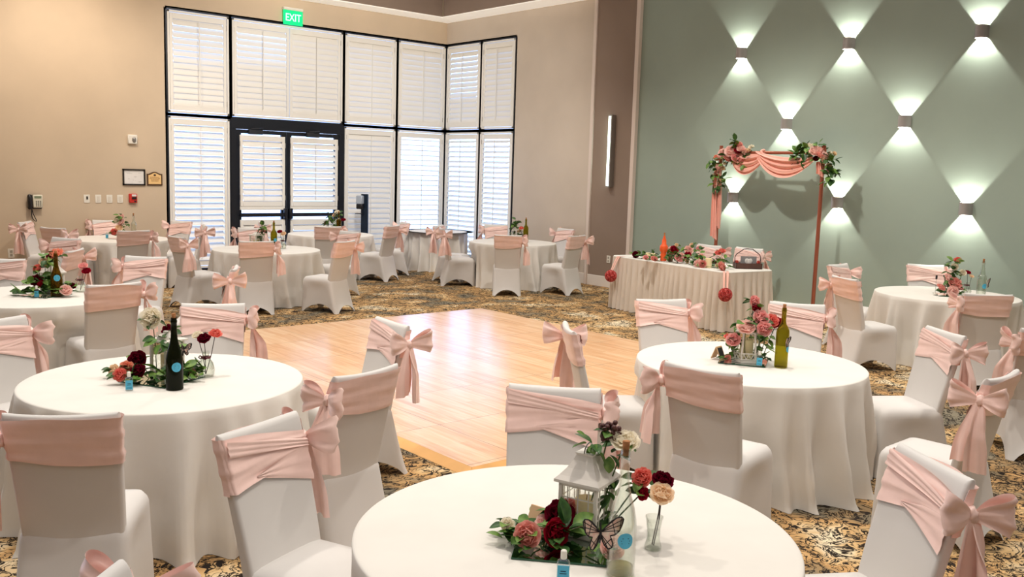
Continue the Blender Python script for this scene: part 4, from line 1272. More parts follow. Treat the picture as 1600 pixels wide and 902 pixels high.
# far right table
mirror_tile('square mirror tile on the far right table', (-1.47, -11.63), radians(-52), .30)
arrangement('flower_arrangement', 'tall cone of pink and blush roses on the far right table', 'flowers', (-1.42, -11.62, MZ), FR, 12, 'flower arrangements on mirror tiles', .12, .06, 13, per=3, rs=1.35,
            leafpts=[(-1.41, -11.62, 1.12, 8, .06, .075), (-1.39, -11.60, 1.02, 10, .07, .075), (-1.40, -11.58, .92, 9, .07, .075), (-1.43, -11.58, .84, 8, .08, .075), (-1.50, -11.60, .80, 9, .06, .08), (-1.38, -11.66, .86, 8, .06, .07)])
bottle('clear ribbed glass bottle with cork on the far right table', (-1.20, -11.85, TZ + .001), CLEARG, .40, .050, 'fancy', sticker=.12, faceang=.7)
butterfly('dark paper butterfly behind the clear bottle on the far right table', (-1.125, -11.88, TZ + .15), ANG - pi / 2 + 1.0, .06, .3)
bud_vase('clear bud vase left of the clear bottle on the far right table', (-1.19, -11.69, TZ + .002), 'belly', 1.3)
stem_set((-1.19, -11.69, TZ + .004), [((-1.162, -11.667, 1.005), .042, 'red', 'red rose in the vase on the far right table'), ((-1.16, -11.714, .969), .032, 'cream', 'cream rose in the vase on the far right table')], 'roses in the far right table vase')
picked('thin card holder with dark clip on the far right table', (-1.60, -11.52, MZ))
# left edge table
mirror_tile('square mirror tile on the left edge table', (-9.76, -7.27), radians(-58), .31)
house_lantern('white lantern behind the brown bottle on the left edge table', (-9.66, -7.15, MZ), radians(25), .135, .175, .095)
arrangement('flower_arrangement', 'peach rose above burgundy and coral roses on the left edge table', 'flowers', (-9.76, -7.28, MZ), FL, 26, 'flower arrangements on mirror tiles', .17, .065, 17, dark=True,
            leafpts=[(-9.82, -7.27, .92, 12, .08, .08), (-9.85, -7.26, .84, 12, .07, .08), (-9.66, -7.34, .82, 12, .08, .08), (-9.75, -7.30, 1.08, 7, .06, .075), (-9.80, -7.33, .82, 12, .08, .08), (-9.96, -7.24, .785, 8, .05, .09), (-9.70, -7.32, .88, 7, .06, .07)])
bottle('brown-green bottle with blue round label on the left edge table', (-9.693, -7.388, TZ + .001), GREENG2, .385, .050, 'burgundy', sticker=.17, faceang=.1)
sanitizer('mini sanitizer bottle with blue label on the left edge table', (-9.861, -7.40, TZ + .001), 1.1)
bud_vase('clear bud vase with dark ribbon on the left edge table', (-9.434, -7.181, TZ + .002), 'belly', 1.35)
stem_set((-9.434, -7.181, TZ + .004), [((-9.414, -7.205, .997), .05, 'pink', 'pink rose in the vase on the left edge table'), ((-9.399, -7.252, .956), .045, 'red', 'red rose in the vase on the left edge table')], 'roses in the left edge table vase')
# back left table
mirror_tile('square mirror tile on the table below the light switches', (-7.17, -1.32), radians(-55), .30)
arrangement('flower_arrangement', 'small pale pink rose spray on the table below the light switches', 'flowers', (-7.15, -1.30, MZ), BL, 6, 'flower arrangements on mirror tiles', .12, .065, 21, per=3, rs=1.5,
            leafpts=[(-7.14, -1.27, 1.10, 6, .07, .08), (-7.10, -1.25, .98, 6, .07, .08), (-7.15, -1.27, .86, 5, .07, .07)])
bottle('clear bottle with cork on the table below the light switches', (-7.02, -1.40, TZ + .001), CLEARG, .38, .045, 'bordeaux')
sanitizer('mini sanitizer bottle left of the pink spray below the light switches', (-7.37, -1.22, TZ + .001), 1.1)
# table before the doors
mirror_tile('square mirror tile on the table before the double doors', (-5.93, -3.66), radians(-50), .31)
box_lantern('white lantern on the table before the double doors', (-6.00, -3.58, MZ), radians(15), .14, .19)
candle('cream candle inside the lantern before the double doors', (-6.00, -3.58, MZ + .018), .04, .10)
arrangement('flower_arrangement', 'leafy pink rose arrangement on the table before the double doors', 'flowers', (-5.95, -3.62, MZ), BM, 14, 'flower arrangements on mirror tiles', .15, .065, 23,
            leafpts=[(-5.93, -3.66, 1.08, 10, .07, .085), (-5.95, -3.62, .98, 8, .06, .08), (-5.78, -3.80, .85, 6, .04, .08)])
bottle('slim green bottle with burgundy cork on the table before the double doors', (-5.892, -3.923, TZ + .001), GREENG, .40, .046, 'bordeaux', sticker=.15, faceang=.5)
bud_vase('clear bud vase right of the slim green bottle before the doors', (-5.656, -3.733, TZ + .002), 'belly', 1.4)
stem_set((-5.656, -3.733, TZ + .004), [((-5.703, -3.725, 1.005), .042, 'red', 'red rose in the vase before the double doors'), ((-5.663, -3.765, .980), .046, 'cream', 'cream rose in the vase before the double doors')], 'roses in the vase before the doors')
# table by the sanitizer stand
mirror_tile('square mirror tile on the table beside the sanitizer stand', (-3.48, -1.36), radians(-48), .31)
arrangement('flower_arrangement', 'white and burgundy rose spray on the table beside the sanitizer stand', 'flowers', (-3.50, -1.32, MZ), DI, 14, 'flower arrangements on mirror tiles', .13, .075, 27,
            leafpts=[(-3.48, -1.36, 1.08, 8, .07, .09), (-3.53, -1.34, .98, 10, .08, .09), (-3.52, -1.36, .88, 10, .08, .09)])
bottle('dark green bottle behind the flowers beside the sanitizer stand', (-3.40, -1.44, TZ + .001), GREENG2, .40, .046, 'bordeaux')
bud_vase('clear bud vase on the table beside the sanitizer stand', (-3.309, -1.443, TZ + .002), 'belly', 1.4)
stem_set((-3.309, -1.443, TZ + .004), [((-3.309, -1.443, 1.017), .05, 'red', 'red rose in the vase beside the sanitizer stand')], 'roses in the sanitizer stand table vase')
# back right table
mirror_tile('square mirror tile on the back right table', (-1.24, -3.88), radians(-50), .31)
hex_lantern('white metal lantern among flowers on the back right table', (-1.24, -3.84, MZ), .2, .075, .19)
arrangement('flower_arrangement', 'white and blush roses with blue-green leaves on the back right table', 'flowers', (-1.22, -3.86, MZ), BR, 16, 'flower arrangements on mirror tiles', .15, .07, 33,
            leafpts=[(-1.22, -3.85, 1.12, 8, .06, .085), (-1.26, -3.84, 1.05, 7, .06, .085), (-1.22, -3.90, .86, 10, .08, .08), (-1.30, -3.82, .84, 8, .07, .08)])
bottle('tall green bottle on the back right table against the beige wall', (-1.109, -3.975, TZ + .001), GREENG, .405, .047, 'bordeaux')
bud_vase('clear bud vase before the green bottle on the back right table', (-1.19, -3.975, TZ + .002), 'belly', 1.35)
stem_set((-1.19, -3.975, TZ + .004), [((-1.21, -3.97, 1.000), .05, 'coral', 'coral rose in the vase on the back right table')], 'roses in the back right table vase')

# ------------------------------------------------------------------ head table
HTZ = .785
HA = radians(81.2); HL, HW_ = 2.40, .95
HC = (-1.50, -7.93)
ht = thing('head_table', 'long skirted head table with white top and pleated ivory skirt before the arch', 'table', (HC[0], HC[1], 0), HA)
# local x along the length (+x is the far, photo-left end), local +y the front (towards the dance floor)
def rrect(hl, hw, r, n=14):
    pts = []
    for cx, cy, a0 in ((hl - r, hw - r, 0), (-hl + r, hw - r, pi / 2), (-hl + r, -hw + r, pi), (hl - r, -hw + r, 1.5 * pi)):
        for k in range(n + 1):
            a = a0 + pi / 2 * k / n; pts.append((cx + r * cos(a), cy + r * sin(a)))
    return pts
m = MB(); o = rrect(HL / 2, HW_ / 2, .13)
m.loft([[(x, y, HTZ - .035) for x, y in o], [(x, y, HTZ - .006) for x, y in o], [(x * .995, y * .99, HTZ) for x, y in o]], True, False, True)
m.build('tablecloth', LINEN, ht, angle=35)
# skirt: walk the outline, add box pleats that open downwards
per = []; L = [0]
o = rrect(HL / 2, HW_ / 2, .13, 20); oo = []
for i in range(len(o)):
    a, b = Vector(o[i]), Vector(o[(i + 1) % len(o)]); d = (b - a).length
    k = max(1, int(d / .008))
    for j in range(k): oo.append(a.lerp(b, j / k))
tot = sum((oo[(i + 1) % len(oo)] - oo[i]).length for i in range(len(oo)))
rnd = random.Random(4); pitchs = []; s = 0
while s < tot: pitchs.append(s); s += rnd.uniform(.085, .15)
pitchs.append(tot)
def pleat(s):
    for a, b in zip(pitchs, pitchs[1:]):
        if a <= s <= b:
            f = (s - a) / max(1e-6, b - a); return sin(pi * f) ** .55, f
    return 0, 0
m = MB(); K = 12; rings = []
nn = len(oo)
cum = [0]
for i in range(nn - 1): cum.append(cum[-1] + (oo[i + 1] - oo[i]).length)
for k in range(K + 1):
    t = k / K; ring = []
    for i in range(nn):
        tg = (oo[(i + 1) % nn] - oo[i - 1]).normalized(); nr = Vector((tg.y, -tg.x))
        p, f = pleat(cum[i])
        dd = .004 + (p - .75) * .085 * smooth01(t, .02, .5) + .030 * t + .006 * sin(cum[i] * 9 + 3 * t) * t
        q = oo[i] + nr * dd
        ring.append((q.x, q.y, HTZ - .012 - (HTZ - .016) * t + .012 * (1 - p) * (1 if k == K else 0)))
    rings.append(ring)
# the skirt runs round the front and both ends; the seated side stays open
keep = [i for i in range(nn) if oo[i].y > -HW_ / 2 + .03]
st_ = next(i for i in range(nn) if i in set(keep) and (i - 1) % nn not in set(keep))
order = [(st_ + j) % nn for j in range(len(keep))]
rings = [[r[i] for i in order] for r in rings]
m.loft(rings, False); m.build('pleated_skirt', SKIRTM, ht, angle=None)
def hloc(x, y, z=HTZ + .001):
    c, s_ = cos(HA), sin(HA); return (HC[0] + x * c - y * s_, HC[1] + x * s_ + y * c, z)
# flower garland along the front edge
arrangement('flower_garland', 'garland of pink, red and cream roses with greenery along the head table front', 'flowers', (-1.75, -7.95, HTZ + .002), HG, 0, None, .1, .07, 41, ground=True, per=3, rs=1.4,
            leafpts=[(-1.76 + .0 * i, -7.25 - .085 * i, HTZ + .05 + .05 * exp(-((i - 7) / 4) ** 2), 5, .07, .08) for i in range(19)] +
            [(-1.72, -7.95, .93, 6, .08, .08), (-1.70, -8.15, .98, 6, .08, .08), (-1.70, -8.28, .95, 8, .09, .08), (-1.74, -8.72, .88, 6, .06, .07)])
# tall orange bottle
ob = thing('amber_bottle', 'orange amber glass bottle with a narrow neck standing on the head table', 'bottle', (-1.70, -7.64, HTZ + .001))
MB().lathe([(.04, 0), (.045, .01), (.045, .09), (.038, .12), (.058, .15), (.060, .20), (.050, .225), (.034, .24), (.030, .30), (.016, .335), (.015, .36)], 24, cap1=True).build('glass_body', ORANGE_GLOW, ob, angle=50)
MB().lathe([(.011, .352), (.012, .40), (.010, .405)], 14).build('cork', CORK, ob)
jar = thing('glass_tumbler', 'small brown tumbler right of the orange bottle on the head table', 'glass', (-1.66, -7.74, HTZ + .001))
MB().lathe([(.028, 0), (.032, .008), (.036, .12), (.033, .12), (.028, .012)], 20, cap1=True).build('glass_body', mat('smoked_glass', (120, 92, 70), rough=.15), jar, angle=50)
candle('short cream candle at the left end of the head table garland', (-1.56, -7.20, HTZ + .001), .055, .075)
candle('second cream candle from the left on the head table', (-1.62, -7.37, HTZ + .001), .055, .08)
candle('tall cream candle near the right end of the head table garland', (-1.86, -8.56, HTZ + .001), .045, .13)
# handled caddy box
cb = thing('handled_caddy', 'dark wooden caddy box with tall arched handle on the head table\'s right end', 'box', (-1.40, -8.86, HTZ + .001), atan2(-8.86 + 9.075, -1.40 - -1.175) - pi / 2 + radians(90))
cb.rotation_euler = (0, 0, atan2(-9.007 + 8.79, -1.237 + 1.527))
BRN = mat('dark_walnut', (92, 62, 54), rough=.5, var=.2, vscale=14)
w, d, h = .36, .16, .075
m = MB()
m.box((0, 0, .006), (w, d, .012)); m.box((0, d / 2 - .006, h / 2), (w, .012, h)); m.box((0, -d / 2 + .006, h / 2), (w, .012, h))
m.box((w / 2 - .006, 0, h / 2), (.012, d, h)); m.box((-w / 2 + .006, 0, h / 2), (.012, d, h))
m.build('box', BRN, cb, smooth=False)
hp = [(-w / 2 + .004, 0, .03), (-w / 2 + .002, 0, .15), (-w / 2 + .02, 0, .19), (-w / 2 + .07, 0, .225), (-w / 2 + .12, 0, .262), (-.02, 0, .268), (w / 2 - .12, 0, .262), (w / 2 - .07, 0, .225), (w / 2 - .02, 0, .19), (w / 2 - .002, 0, .15), (w / 2 - .004, 0, .03)]
MB().tube(hp, .006, 8).build('handle', mat('dark_iron', (70, 44, 44), rough=.5), cb)
cd_ = thing('grey_card', 'grey card with a pale paper heart standing in the handled caddy', 'card', (-1.385, -8.87, HTZ + .014), cb.rotation_euler[2])
MB().box((0, .02, .075), (.22, .004, .15)).build('card', mat('grey_card', (150, 150, 152), rough=.7), cd_, smooth=False)
hb = MB()
for s_ in (1, -1): hb.sphere((s_ * .024, .014, .085), (.030, .006, .038), 12, 8, M=TR(0, 0, 0) @ RY(0))
hb.sphere((0, .013, .062), (.028, .005, .036), 12, 8)
hb.build('paper_heart', PAPER, cd_)
rb = MB()
for x_ in (-.15, .15):
    rose = link('rose_bud', rose_mesh('coral', 0), None); rose.matrix_world = TR(*(Vector(cb.location) + Vector((cos(cb.rotation_euler[2]) * x_, sin(cb.rotation_euler[2]) * x_, .085)))) @ aim(CAMDIR, .5, .028)
    tag(rose, 'coral rose bud at the %s corner of the handled caddy' % ('left' if x_ < 0 else 'right'), 'flower', 'rose buds on the caddy')
# rose balls hanging on ribbons
def rose_ball(label, top, z, r, edge):
    root = thing('rose_ball', label, 'flower ball', top, 0, 'rose balls hanging from the head table')
    rnd = random.Random(int(abs(top[1]) * 100)); m = MB()
    zc = z - top[2]; ex_, ey_ = edge[0] - top[0], edge[1] - top[1]
    m.sphere((0, 0, zc), (r * .8, r * .8, r * .8), 16, 10)
    n = 34
    for i in range(n):
        zz = 1 - 2 * (i + .5) / n; a = i * 2.39996; q = sqrt(1 - zz * zz)
        dv = Vector((q * cos(a), q * sin(a), zz))
        M = TR(*(dv * r * .72 + Vector((0, 0, zc)))) @ aim(dv, a, r * .42)
        for (k_, Lp, W, cup, curl, r0) in ((4, .45, .36, 1.35, .2, .10), (5, .75, .5, .95, .5, .16), (5, .95, .55, .55, .7, .2)):
            for j in range(k_): petal(m, M @ RZ(2 * pi * j / k_ + k_ + rnd.uniform(-.2, .2)) @ TR(0, r0 * .5, 0), Lp, W, cup, curl, 0, 3, 2)
    m.build('blooms', mat('ball_rose', (206, 78, 78), rough=.6, rgb2=(232, 128, 122), vscale=25), root, angle=None)
    rib = MB()
    el = sqrt(ex_ * ex_ + ey_ * ey_); tx_, ty_ = -ey_ / el, ex_ / el
    for dx in (-.022, .022):
        def P(q, wd, z_): return (ex_ * q + tx_ * (dx + wd), ey_ * q + ty_ * (dx + wd), z_)
        rib.add([P(1.8, -.014, .001), P(1.8, .014, .001), P(.95, .014, .003), P(.95, -.014, .003), P(.62, .013, -.06), P(.62, -.013, -.06), P(.04, .010, zc + r * .8), P(.04, -.010, zc + r * .8)], [(0, 1, 2, 3), (3, 2, 4, 5), (5, 4, 6, 7)])
    rib.build('ribbon', CHIFFON, root, smooth=False)
rose_ball('coral rose ball hanging from the left front corner of the head table', (-1.955, -6.87, HTZ + .002), .50, .095, (-1.83, -6.90))
rose_ball('coral rose ball hanging from the right front corner of the head table', (-2.215, -9.125, HTZ + .002), .51, .095, (-2.10, -9.03))

# ------------------------------------------------------------------ wedding arch
AXP = -.45; YL, YR = -7.60, -9.31; ZB = 2.37
ar = thing('copper_arch', 'copper pipe wedding arch with coral drapery in front of the teal wall', 'arch', (AXP, (YL + YR) / 2, 0))
yl, yr = YL - (YL + YR) / 2, YR - (YL + YR) / 2
for y in (yl, yr):
    MB().tube([(0, y, .02), (0, y, 1.25), (0, y, 2.47)], .027, 14).build('post', COPPER, ar)
    f = MB(); f.lathe([(.15, 0), (.15, .012), (.06, .02), (.045, .05), (.040, .12), (.036, .13), (.034, .2), (.028, .21)], 24, M=TR(0, y, 0)); f.build('base_flange', COPPER, ar)
b = MB(); b.tube([(0, yl, ZB), (0, yr, ZB)], .022, 12)
b.build('crossbar', COPPER, ar)
for y in (yl, yr): MB().tube([(0, y, ZB - .06), (0, y, ZB + .05)], .034, 12).build('pipe_joint', COPPER, ar)
def swag(y0, y1, s0, s1, xo, ph, z0=ZB, z1=ZB):
    m = MB()
    def fn(a, b_):
        s = a; t = b_
        prof = (4 * s * (1 - s)) ** .85
        sag = s0 + (s1 - s0) * t
        gather = .35 + .65 * prof
        z = z0 + (z1 - z0) * s - sag * prof - .05 * t * (1 - prof)
        x = xo + (.022 * sin(t * 2 * pi * 3.5 + ph) + .010 * sin(t * 2 * pi * 8 + 2 * ph)) * gather - .05 * prof * (.4 + .6 * t)
        y = y0 + (y1 - y0) * s + .02 * sin(t * 5 + ph) * (1 - prof)
        return (x, y, z + .006 * sin(t * 20 + ph))
    m.grid(fn, 36, 44); return m
dr = swag(yl - .18, yl - .80, .02, .33, -.03, .4).build('drapery_swag', CHIFFON, ar, angle=None)
swag(yl - .66, yr + .12, .05, .34, -.045, 1.7, ZB + .02, ZB - .05).build('drapery_swag', CHIFFON, ar, angle=None)
m = MB(); m.tube([(-.035 * cos(a_), yl - .74 + .012 * sin(3 * a_), ZB + .036 * sin(a_)) for a_ in [2 * pi * j / 14 for j in range(14)]], .02, 8, closed=True)
m.build('drapery_wrap', CHIFFON, ar)
def fall(y, z0, z1, w0, w1, ph):
    m = MB()
    def fn(a, b_):
        v = b_ * 2 - 1; w = w0 + (w1 - w0) * a
        return (-.035 - .018 * sin(v * 6 + ph + a) - .01 * sin(v * 13 + ph), y + v * w + .015 * sin(a * 4 + ph), z0 + (z1 - z0) * a + .03 * v * a)
    m.grid(fn, 20, 22); m.build('drapery_fall', CHIFFON, ar, angle=None)
fall(yl + .03, 2.2, 1.08, .03, .06, .3); fall(yl - .04, 2.2, 1.25, .02, .03, 1.9); fall(yr + .02, 2.25, 2.06, .03, .055, 1.1)
arrangement('flower_cluster', 'large rose and leaf cluster on the left corner of the copper arch', 'flowers', (AXP - .06, -7.70, 2.33), ARL, 0, 'flower clusters on the arch', .1, .075, 51, ground=False, per=2, rs=1.3,
            leafpts=[(-.5, -7.89, 2.50, 9, .06, .10), (-.49, -7.94, 2.48, 6, .05, .09), (-.5, -8.17, 2.31, 10, .07, .10), (-.5, -8.08, 2.22, 7, .06, .09), (-.49, -7.47, 2.24, 8, .05, .10), (-.5, -7.52, 2.16, 7, .05, .09), (-.5, -7.56, 2.05, 8, .05, .09), (-.5, -7.56, 1.90, 9, .06, .10), (-.5, -7.64, 1.87, 9, .06, .10), (-.5, -7.69, 1.97, 8, .06, .09), (-.46, -7.80, 2.30, 10, .12, .09), (-.46, -7.95, 2.33, 10, .12, .09)])
arrangement('flower_cluster', 'rose and leaf cluster trailing on the right corner of the copper arch', 'flowers', (AXP - .06, -9.25, 2.34), ARR, 0, 'flower clusters on the arch', .1, .075, 53, ground=False, per=2, rs=1.3,
            leafpts=[(-.5, -8.93, 2.34, 10, .07, .11), (-.5, -8.99, 2.31, 9, .06, .11), (-.5, -9.03, 2.39, 9, .06, .10), (-.5, -8.88, 2.27, 8, .06, .11), (-.5, -9.08, 2.43, 8, .06, .10), (-.5, -9.47, 2.09, 9, .06, .11), (-.5, -9.49, 2.16, 9, .06, .11), (-.5, -9.47, 2.24, 9, .06, .10), (-.5, -9.46, 2.02, 9, .05, .11), (-.5, -9.44, 2.30, 8, .06, .09), (-.5, -9.24, 2.46, 8, .06, .09), (-.46, -9.25, 2.33, 9, .12, .09)])

# ------------------------------------------------------------------ wall lights
CUP = (255, 248, 226)
def wall_light(y, z, label):
    root = thing('wall_sconce', label, 'wall light', (0, y, z), 0, 'up and down wall sconces on the teal wall')
    # open-ended half-round shade on a back plate
    h, w, d = .078, .072, .125
    def arc(wd, dp, zz, n=16): return [(-.004 - dp * sin(pi * j / n) ** .6, wd * cos(pi * j / n), zz) for j in range(n + 1)]
    m = MB()
    m.loft([arc(w, d, -h), arc(w, d, h)], False)
    m.loft([arc(w - .006, d - .006, h), arc(w - .006, d - .006, -h)], False)
    for zz in (h, -h): m.loft([arc(w, d, zz), arc(w - .006, d - .006, zz)], False)
    m.build('shade', BRONZE, root, angle=50)
    MB().box((-.003, 0, 0), (.006, .15, .13)).build('back_plate', BRONZE, root, smooth=False)
    MB().sphere((-.032, 0, 0), (.014, .014, .02), 10, 7).build('bulb', emission('sconce_bulb', CUP, 30), root)
    ld = bpy.data.lights.new('sconce_lamp', 'POINT'); ld.energy = SCONCE_W; ld.color = (1, .965, .84); ld.shadow_soft_size = .006
    link('sconce_lamp', ld, root, (-.075, 0, 0))
SCONCE_W = 36.0
LY = (-7.555, -9.32, -11.09)
nm = {0: 'left', 1: 'middle', 2: 'right'}
for i, y in enumerate(LY):
    wall_light(y, 3.87, 'grey up-down sconce, %s one of the top row on the teal wall' % nm[i])
    wall_light(y, 1.70, 'grey up-down sconce, %s one of the bottom row on the teal wall' % nm[i])
for i, y in enumerate((-8.42, -10.20)):
    wall_light(y, 2.80, 'grey up-down sconce, %s one of the middle row on the teal wall' % ('left' if i == 0 else 'right'))
# tall bar sconce on the taupe pilaster
bs = thing('bar_sconce', 'tall vertical glowing bar sconce with dark edge on the taupe pilaster', 'wall light', (-.03, -4.96, 2.39))
MB().box((-.05, 0, 0), (.08, .075, 1.20), bev=.006).build('diffuser', emission('bar_glow', (236, 255, 238), 4.0), bs)
m = MB(); m.box((-.05, -.052, 0), (.11, .025, 1.24)); m.box((-.006, 0, 0), (.012, .13, 1.24)); m.box((-.05, 0, .615), (.09, .08, .02)); m.box((-.05, 0, -.615), (.09, .08, .02))
m.build('metal_housing', GREYM, bs, smooth=False)

# ------------------------------------------------------------------ things on the back wall
def wthing(name, label, cat, x, z, group=None): return thing(name, label, cat, (x, -.001, z), 0, group)
# exit sign: translucent green panel under a white canopy
ex = thing('exit_sign', 'lit green EXIT sign on the wall above the double doors', 'sign', (-3.60, -.02, 4.72))
MB().box((0, -.03, .135), (.40, .07, .05), bev=.008).build('canopy', WHITEPL, ex)
GP = mat('green_sign_panel', (20, 190, 120), rough=.3, emit=(16, 205, 120), estr=.9)
p = MB(); p.box((0, -.035, -.02), (.40, .016, .27), bev=.006); p.build('panel', GP, ex)
cu = bpy.data.curves.new('lettering', 'FONT'); cu.body = 'EXIT'; cu.size = .19; cu.align_x = 'CENTER'; cu.align_y = 'CENTER'; cu.extrude = .002; cu.offset = .002
cu.materials.append(emission('exit_letters', (200, 255, 226), 1.6))
tmp = bpy.data.objects.new('lettering_curve', cu); COL.objects.link(tmp); bpy.context.view_layer.update()
me_ = bpy.data.meshes.new_from_object(tmp.evaluated_get(bpy.context.evaluated_depsgraph_get())); bpy.data.objects.remove(tmp); me_.name = 'lettering'
tx = link('lettering', me_, ex, (0, -.0455, -.025)); tx.rotation_euler = (pi / 2, 0, 0); tx.scale = (.82, 1, 1)
# detector
m_ = wthing('motion_detector', 'small white detector box on the wall above the framed certificate', 'detector', -6.556, 2.33)
MB().box((0, -.025, 0), (.155, .05, .155), bev=.012).build('housing', WHITEPL, m_)
q = MB(); q.sphere((.02, -.052, -.005), (.034, .022, .05), 14, 9); q.build('lens', GREYM, m_)
# certificate
ce = wthing('framed_certificate', 'white certificate in a thin black frame on the beige wall', 'picture frame', -6.537, 1.695)
w, h = .375, .275
m = MB()
for c, s in (((0, h / 2 - .012), (w, .024)), ((0, -h / 2 + .012), (w, .024)), ((w / 2 - .012, 0), (.024, h)), ((-w / 2 + .012, 0), (.024, h))): m.box((c[0], -.012, c[1]), (s[0], .022, s[1]))
m.build('frame', mat('black_frame', (40, 36, 36), rough=.4), ce, smooth=False)
MB().box((0, -.006, 0), (w - .04, .006, h - .04)).build('paper', PAPER, ce, smooth=False)
m = MB(); rnd = random.Random(2)
for zz, a, b_ in ((.075, -.13, -.06), (.062, -.12, -.03), (.07, .07, .12), (.01, 0, .05), (.002, .01, .04), (-.075, .07, .13), (-.082, .08, .12), (-.05, -.02, 0), (-.06, .02, .03), (-.03, -.1, -.07)):
    m.box(((a + b_) / 2, -.0095, zz), (b_ - a, .0008, .005))
m.build('faint_print', mat('faint_ink', (196, 194, 192), rough=.7), ce, smooth=False)
# plaque with an arched top
pl = wthing('wall_plaque', 'small tan plaque with arched dark wooden frame beside the certificate', 'plaque', -6.19, 1.675)
def arch_outline(hw, hb, hs, rise, n=16):
    pts = [(-hw, hb), (hw, hb), (hw, hs)]
    for j in range(n + 1):
        u = 1 - 2 * j / n
        pts.append((hw * u * .93, hs + rise * (cos(u * pi) + 1) / 2 - .004 * abs(u)))
    pts.append((-hw, hs)); return pts
def slab(pts, y0, y1):
    m = MB(); n = len(pts); m.add([(x, y0, z) for x, z in pts] + [(x, y1, z) for x, z in pts], [tuple(range(n)), tuple(range(2 * n - 1, n - 1, -1))] + [(i, i + n, (i + 1) % n + n, (i + 1) % n) for i in range(n)]); return m
slab(arch_outline(.130, -.115, .085, .034), 0, -.018).build('frame', mat('plaque_wood', (84, 56, 36), rough=.5), pl, smooth=False)
slab(arch_outline(.108, -.092, .066, .034), -.018, -.021).build('face', mat('plaque_tan', (240, 202, 140), rough=.5), pl, smooth=False)
m = MB(); m.sphere((0, -.022, .062), (.022, .003, .017), 14, 8)
m.build('crest', mat('plaque_crest', (60, 42, 32), rough=.5), pl)
m = MB()
for zz, hw_ in ((.026, .078), (.004, .085), (-.018, .066), (-.040, .062)):
    x = -hw_
    rnd = random.Random(int(zz * 1000) + 99)
    while x < hw_:
        wd = rnd.uniform(.006, .015); m.box((x + wd / 2, -.0216, zz), (wd, .0008, .011)); x += wd + .005
m.build('faint_print', BROWNINK, pl, smooth=False)
# switch plates
for i, (x, lab) in enumerate(((-7.305, 'white wall plate with a dark slot, leftmost of the row of four plates'), (-7.125, 'white switch plate, second from the left in the row of four plates'), (-6.945, 'white switch plate, third from the left in the row of four plates'), (-6.772, 'white switch plate right beside the red fire alarm'))):
    s_ = wthing('switch_plate', lab, 'switch', x, 1.325, 'switch plates on the beige wall')
    MB().box((0, -.004, 0), (.095, .008, .135), bev=.004).build('plate', WHITEPL, s_)
    if i == 0: MB().box((.005, -.009, .015), (.026, .004, .05)).build('slot', BLACKP, s_, smooth=False)
    else: MB().box((0, -.010, 0), (.045, .006, .080), bev=.002).build('rocker', mat('rocker_white', (226, 220, 208), rough=.4), s_)
# fire alarm pull station
fa = wthing('fire_alarm', 'red fire alarm pull station on the beige wall under the certificate', 'fire alarm', -6.567, 1.338)
RED = mat('alarm_red', (206, 52, 44), rough=.4)
MB().box((0, -.025, 0), (.13, .05, .155), bev=.008).build('housing', RED, fa)
MB().box((.012, -.053, .050), (.075, .006, .035), bev=.002).build('white_label', PAPER, fa)
MB().box((.012, -.058, .005), (.075, .014, .034), bev=.004).build('pull_handle', BLACKP, fa)
MB().box((.030, -.052, -.05), (.035, .004, .022)).build('lock', BLACKP, fa, smooth=False)
# wall phone
ph = wthing('wall_phone', 'wall phone with black handset and cream keypad at the left', 'phone', -8.10, 1.275)
MB().box((0, -.03, 0), (.20, .05, .22), bev=.01).build('base', BLACKP, ph)
MB().box((.035, -.065, .01), (.145, .035, .205), bev=.012).build('keypad_body', mat('cream_plastic', (226, 222, 204), rough=.45), ph)
hs = MB()
hs.tube([(-.085, -.075, .10), (-.085, -.098, .07), (-.085, -.102, 0), (-.085, -.098, -.07), (-.085, -.075, -.10)], [.026, .028, .020, .028, .026], 10)
hs.sphere((-.085, -.075, .085), (.032, .03, .038), 12, 8); hs.sphere((-.085, -.075, -.085), (.032, .03, .038), 12, 8)
hs.build('handset', BLACKP, ph)
kp = MB()
for r_ in range(4):
    for c_ in range(3): kp.box((.012 + c_ * .030, -.084, .01 - r_ * .024), (.020, .006, .015), bev=.002)
kp.build('keypad', mat('key_grey', (120, 118, 108), rough=.5), ph)
MB().box((.035, -.084, .075), (.10, .004, .035)).build('display', mat('phone_display', (128, 142, 116), rough=.3), ph, smooth=False)
cpts = [(-.05 + .055 * (1 - cos(a_)) * .5 - .02 * sin(a_), -.05, -.11 - .20 * sin(a_ / 2) ** .8 + (.0 if a_ < pi else 0)) for a_ in [2 * pi * j / 30 for j in range(31)]]
MB().tube(cpts, .0065, 6).build('cord', BLACKP, ph)
# outlets
o1 = wthing('wall_outlet', 'white electrical outlet low on the beige wall at the left edge', 'outlet', -8.46, .46)
MB().box((0, -.004, 0), (.095, .008, .145), bev=.004).build('plate', WHITEPL, o1)
k_ = MB(); k_.box((0, -.009, .028), (.036, .003, .04)); k_.box((0, -.009, -.028), (.036, .003, .04)); k_.build('sockets', mat('socket_grey', (176, 170, 158), rough=.5), o1, smooth=False)
o2 = thing('wall_outlet', 'white electrical outlet on the taupe pilaster left of the head table', 'outlet', (-.031, -4.99, .50))
MB().box((-.004, 0, 0), (.008, .085, .13), bev=.003).build('plate', WHITEPL, o2)
k_ = MB(); k_.box((-.009, 0, .028), (.003, .034, .036)); k_.box((-.009, 0, -.028), (.003, .034, .036)); k_.build('sockets', mat('socket_grey', (176, 170, 158), rough=.5), o2, smooth=False)

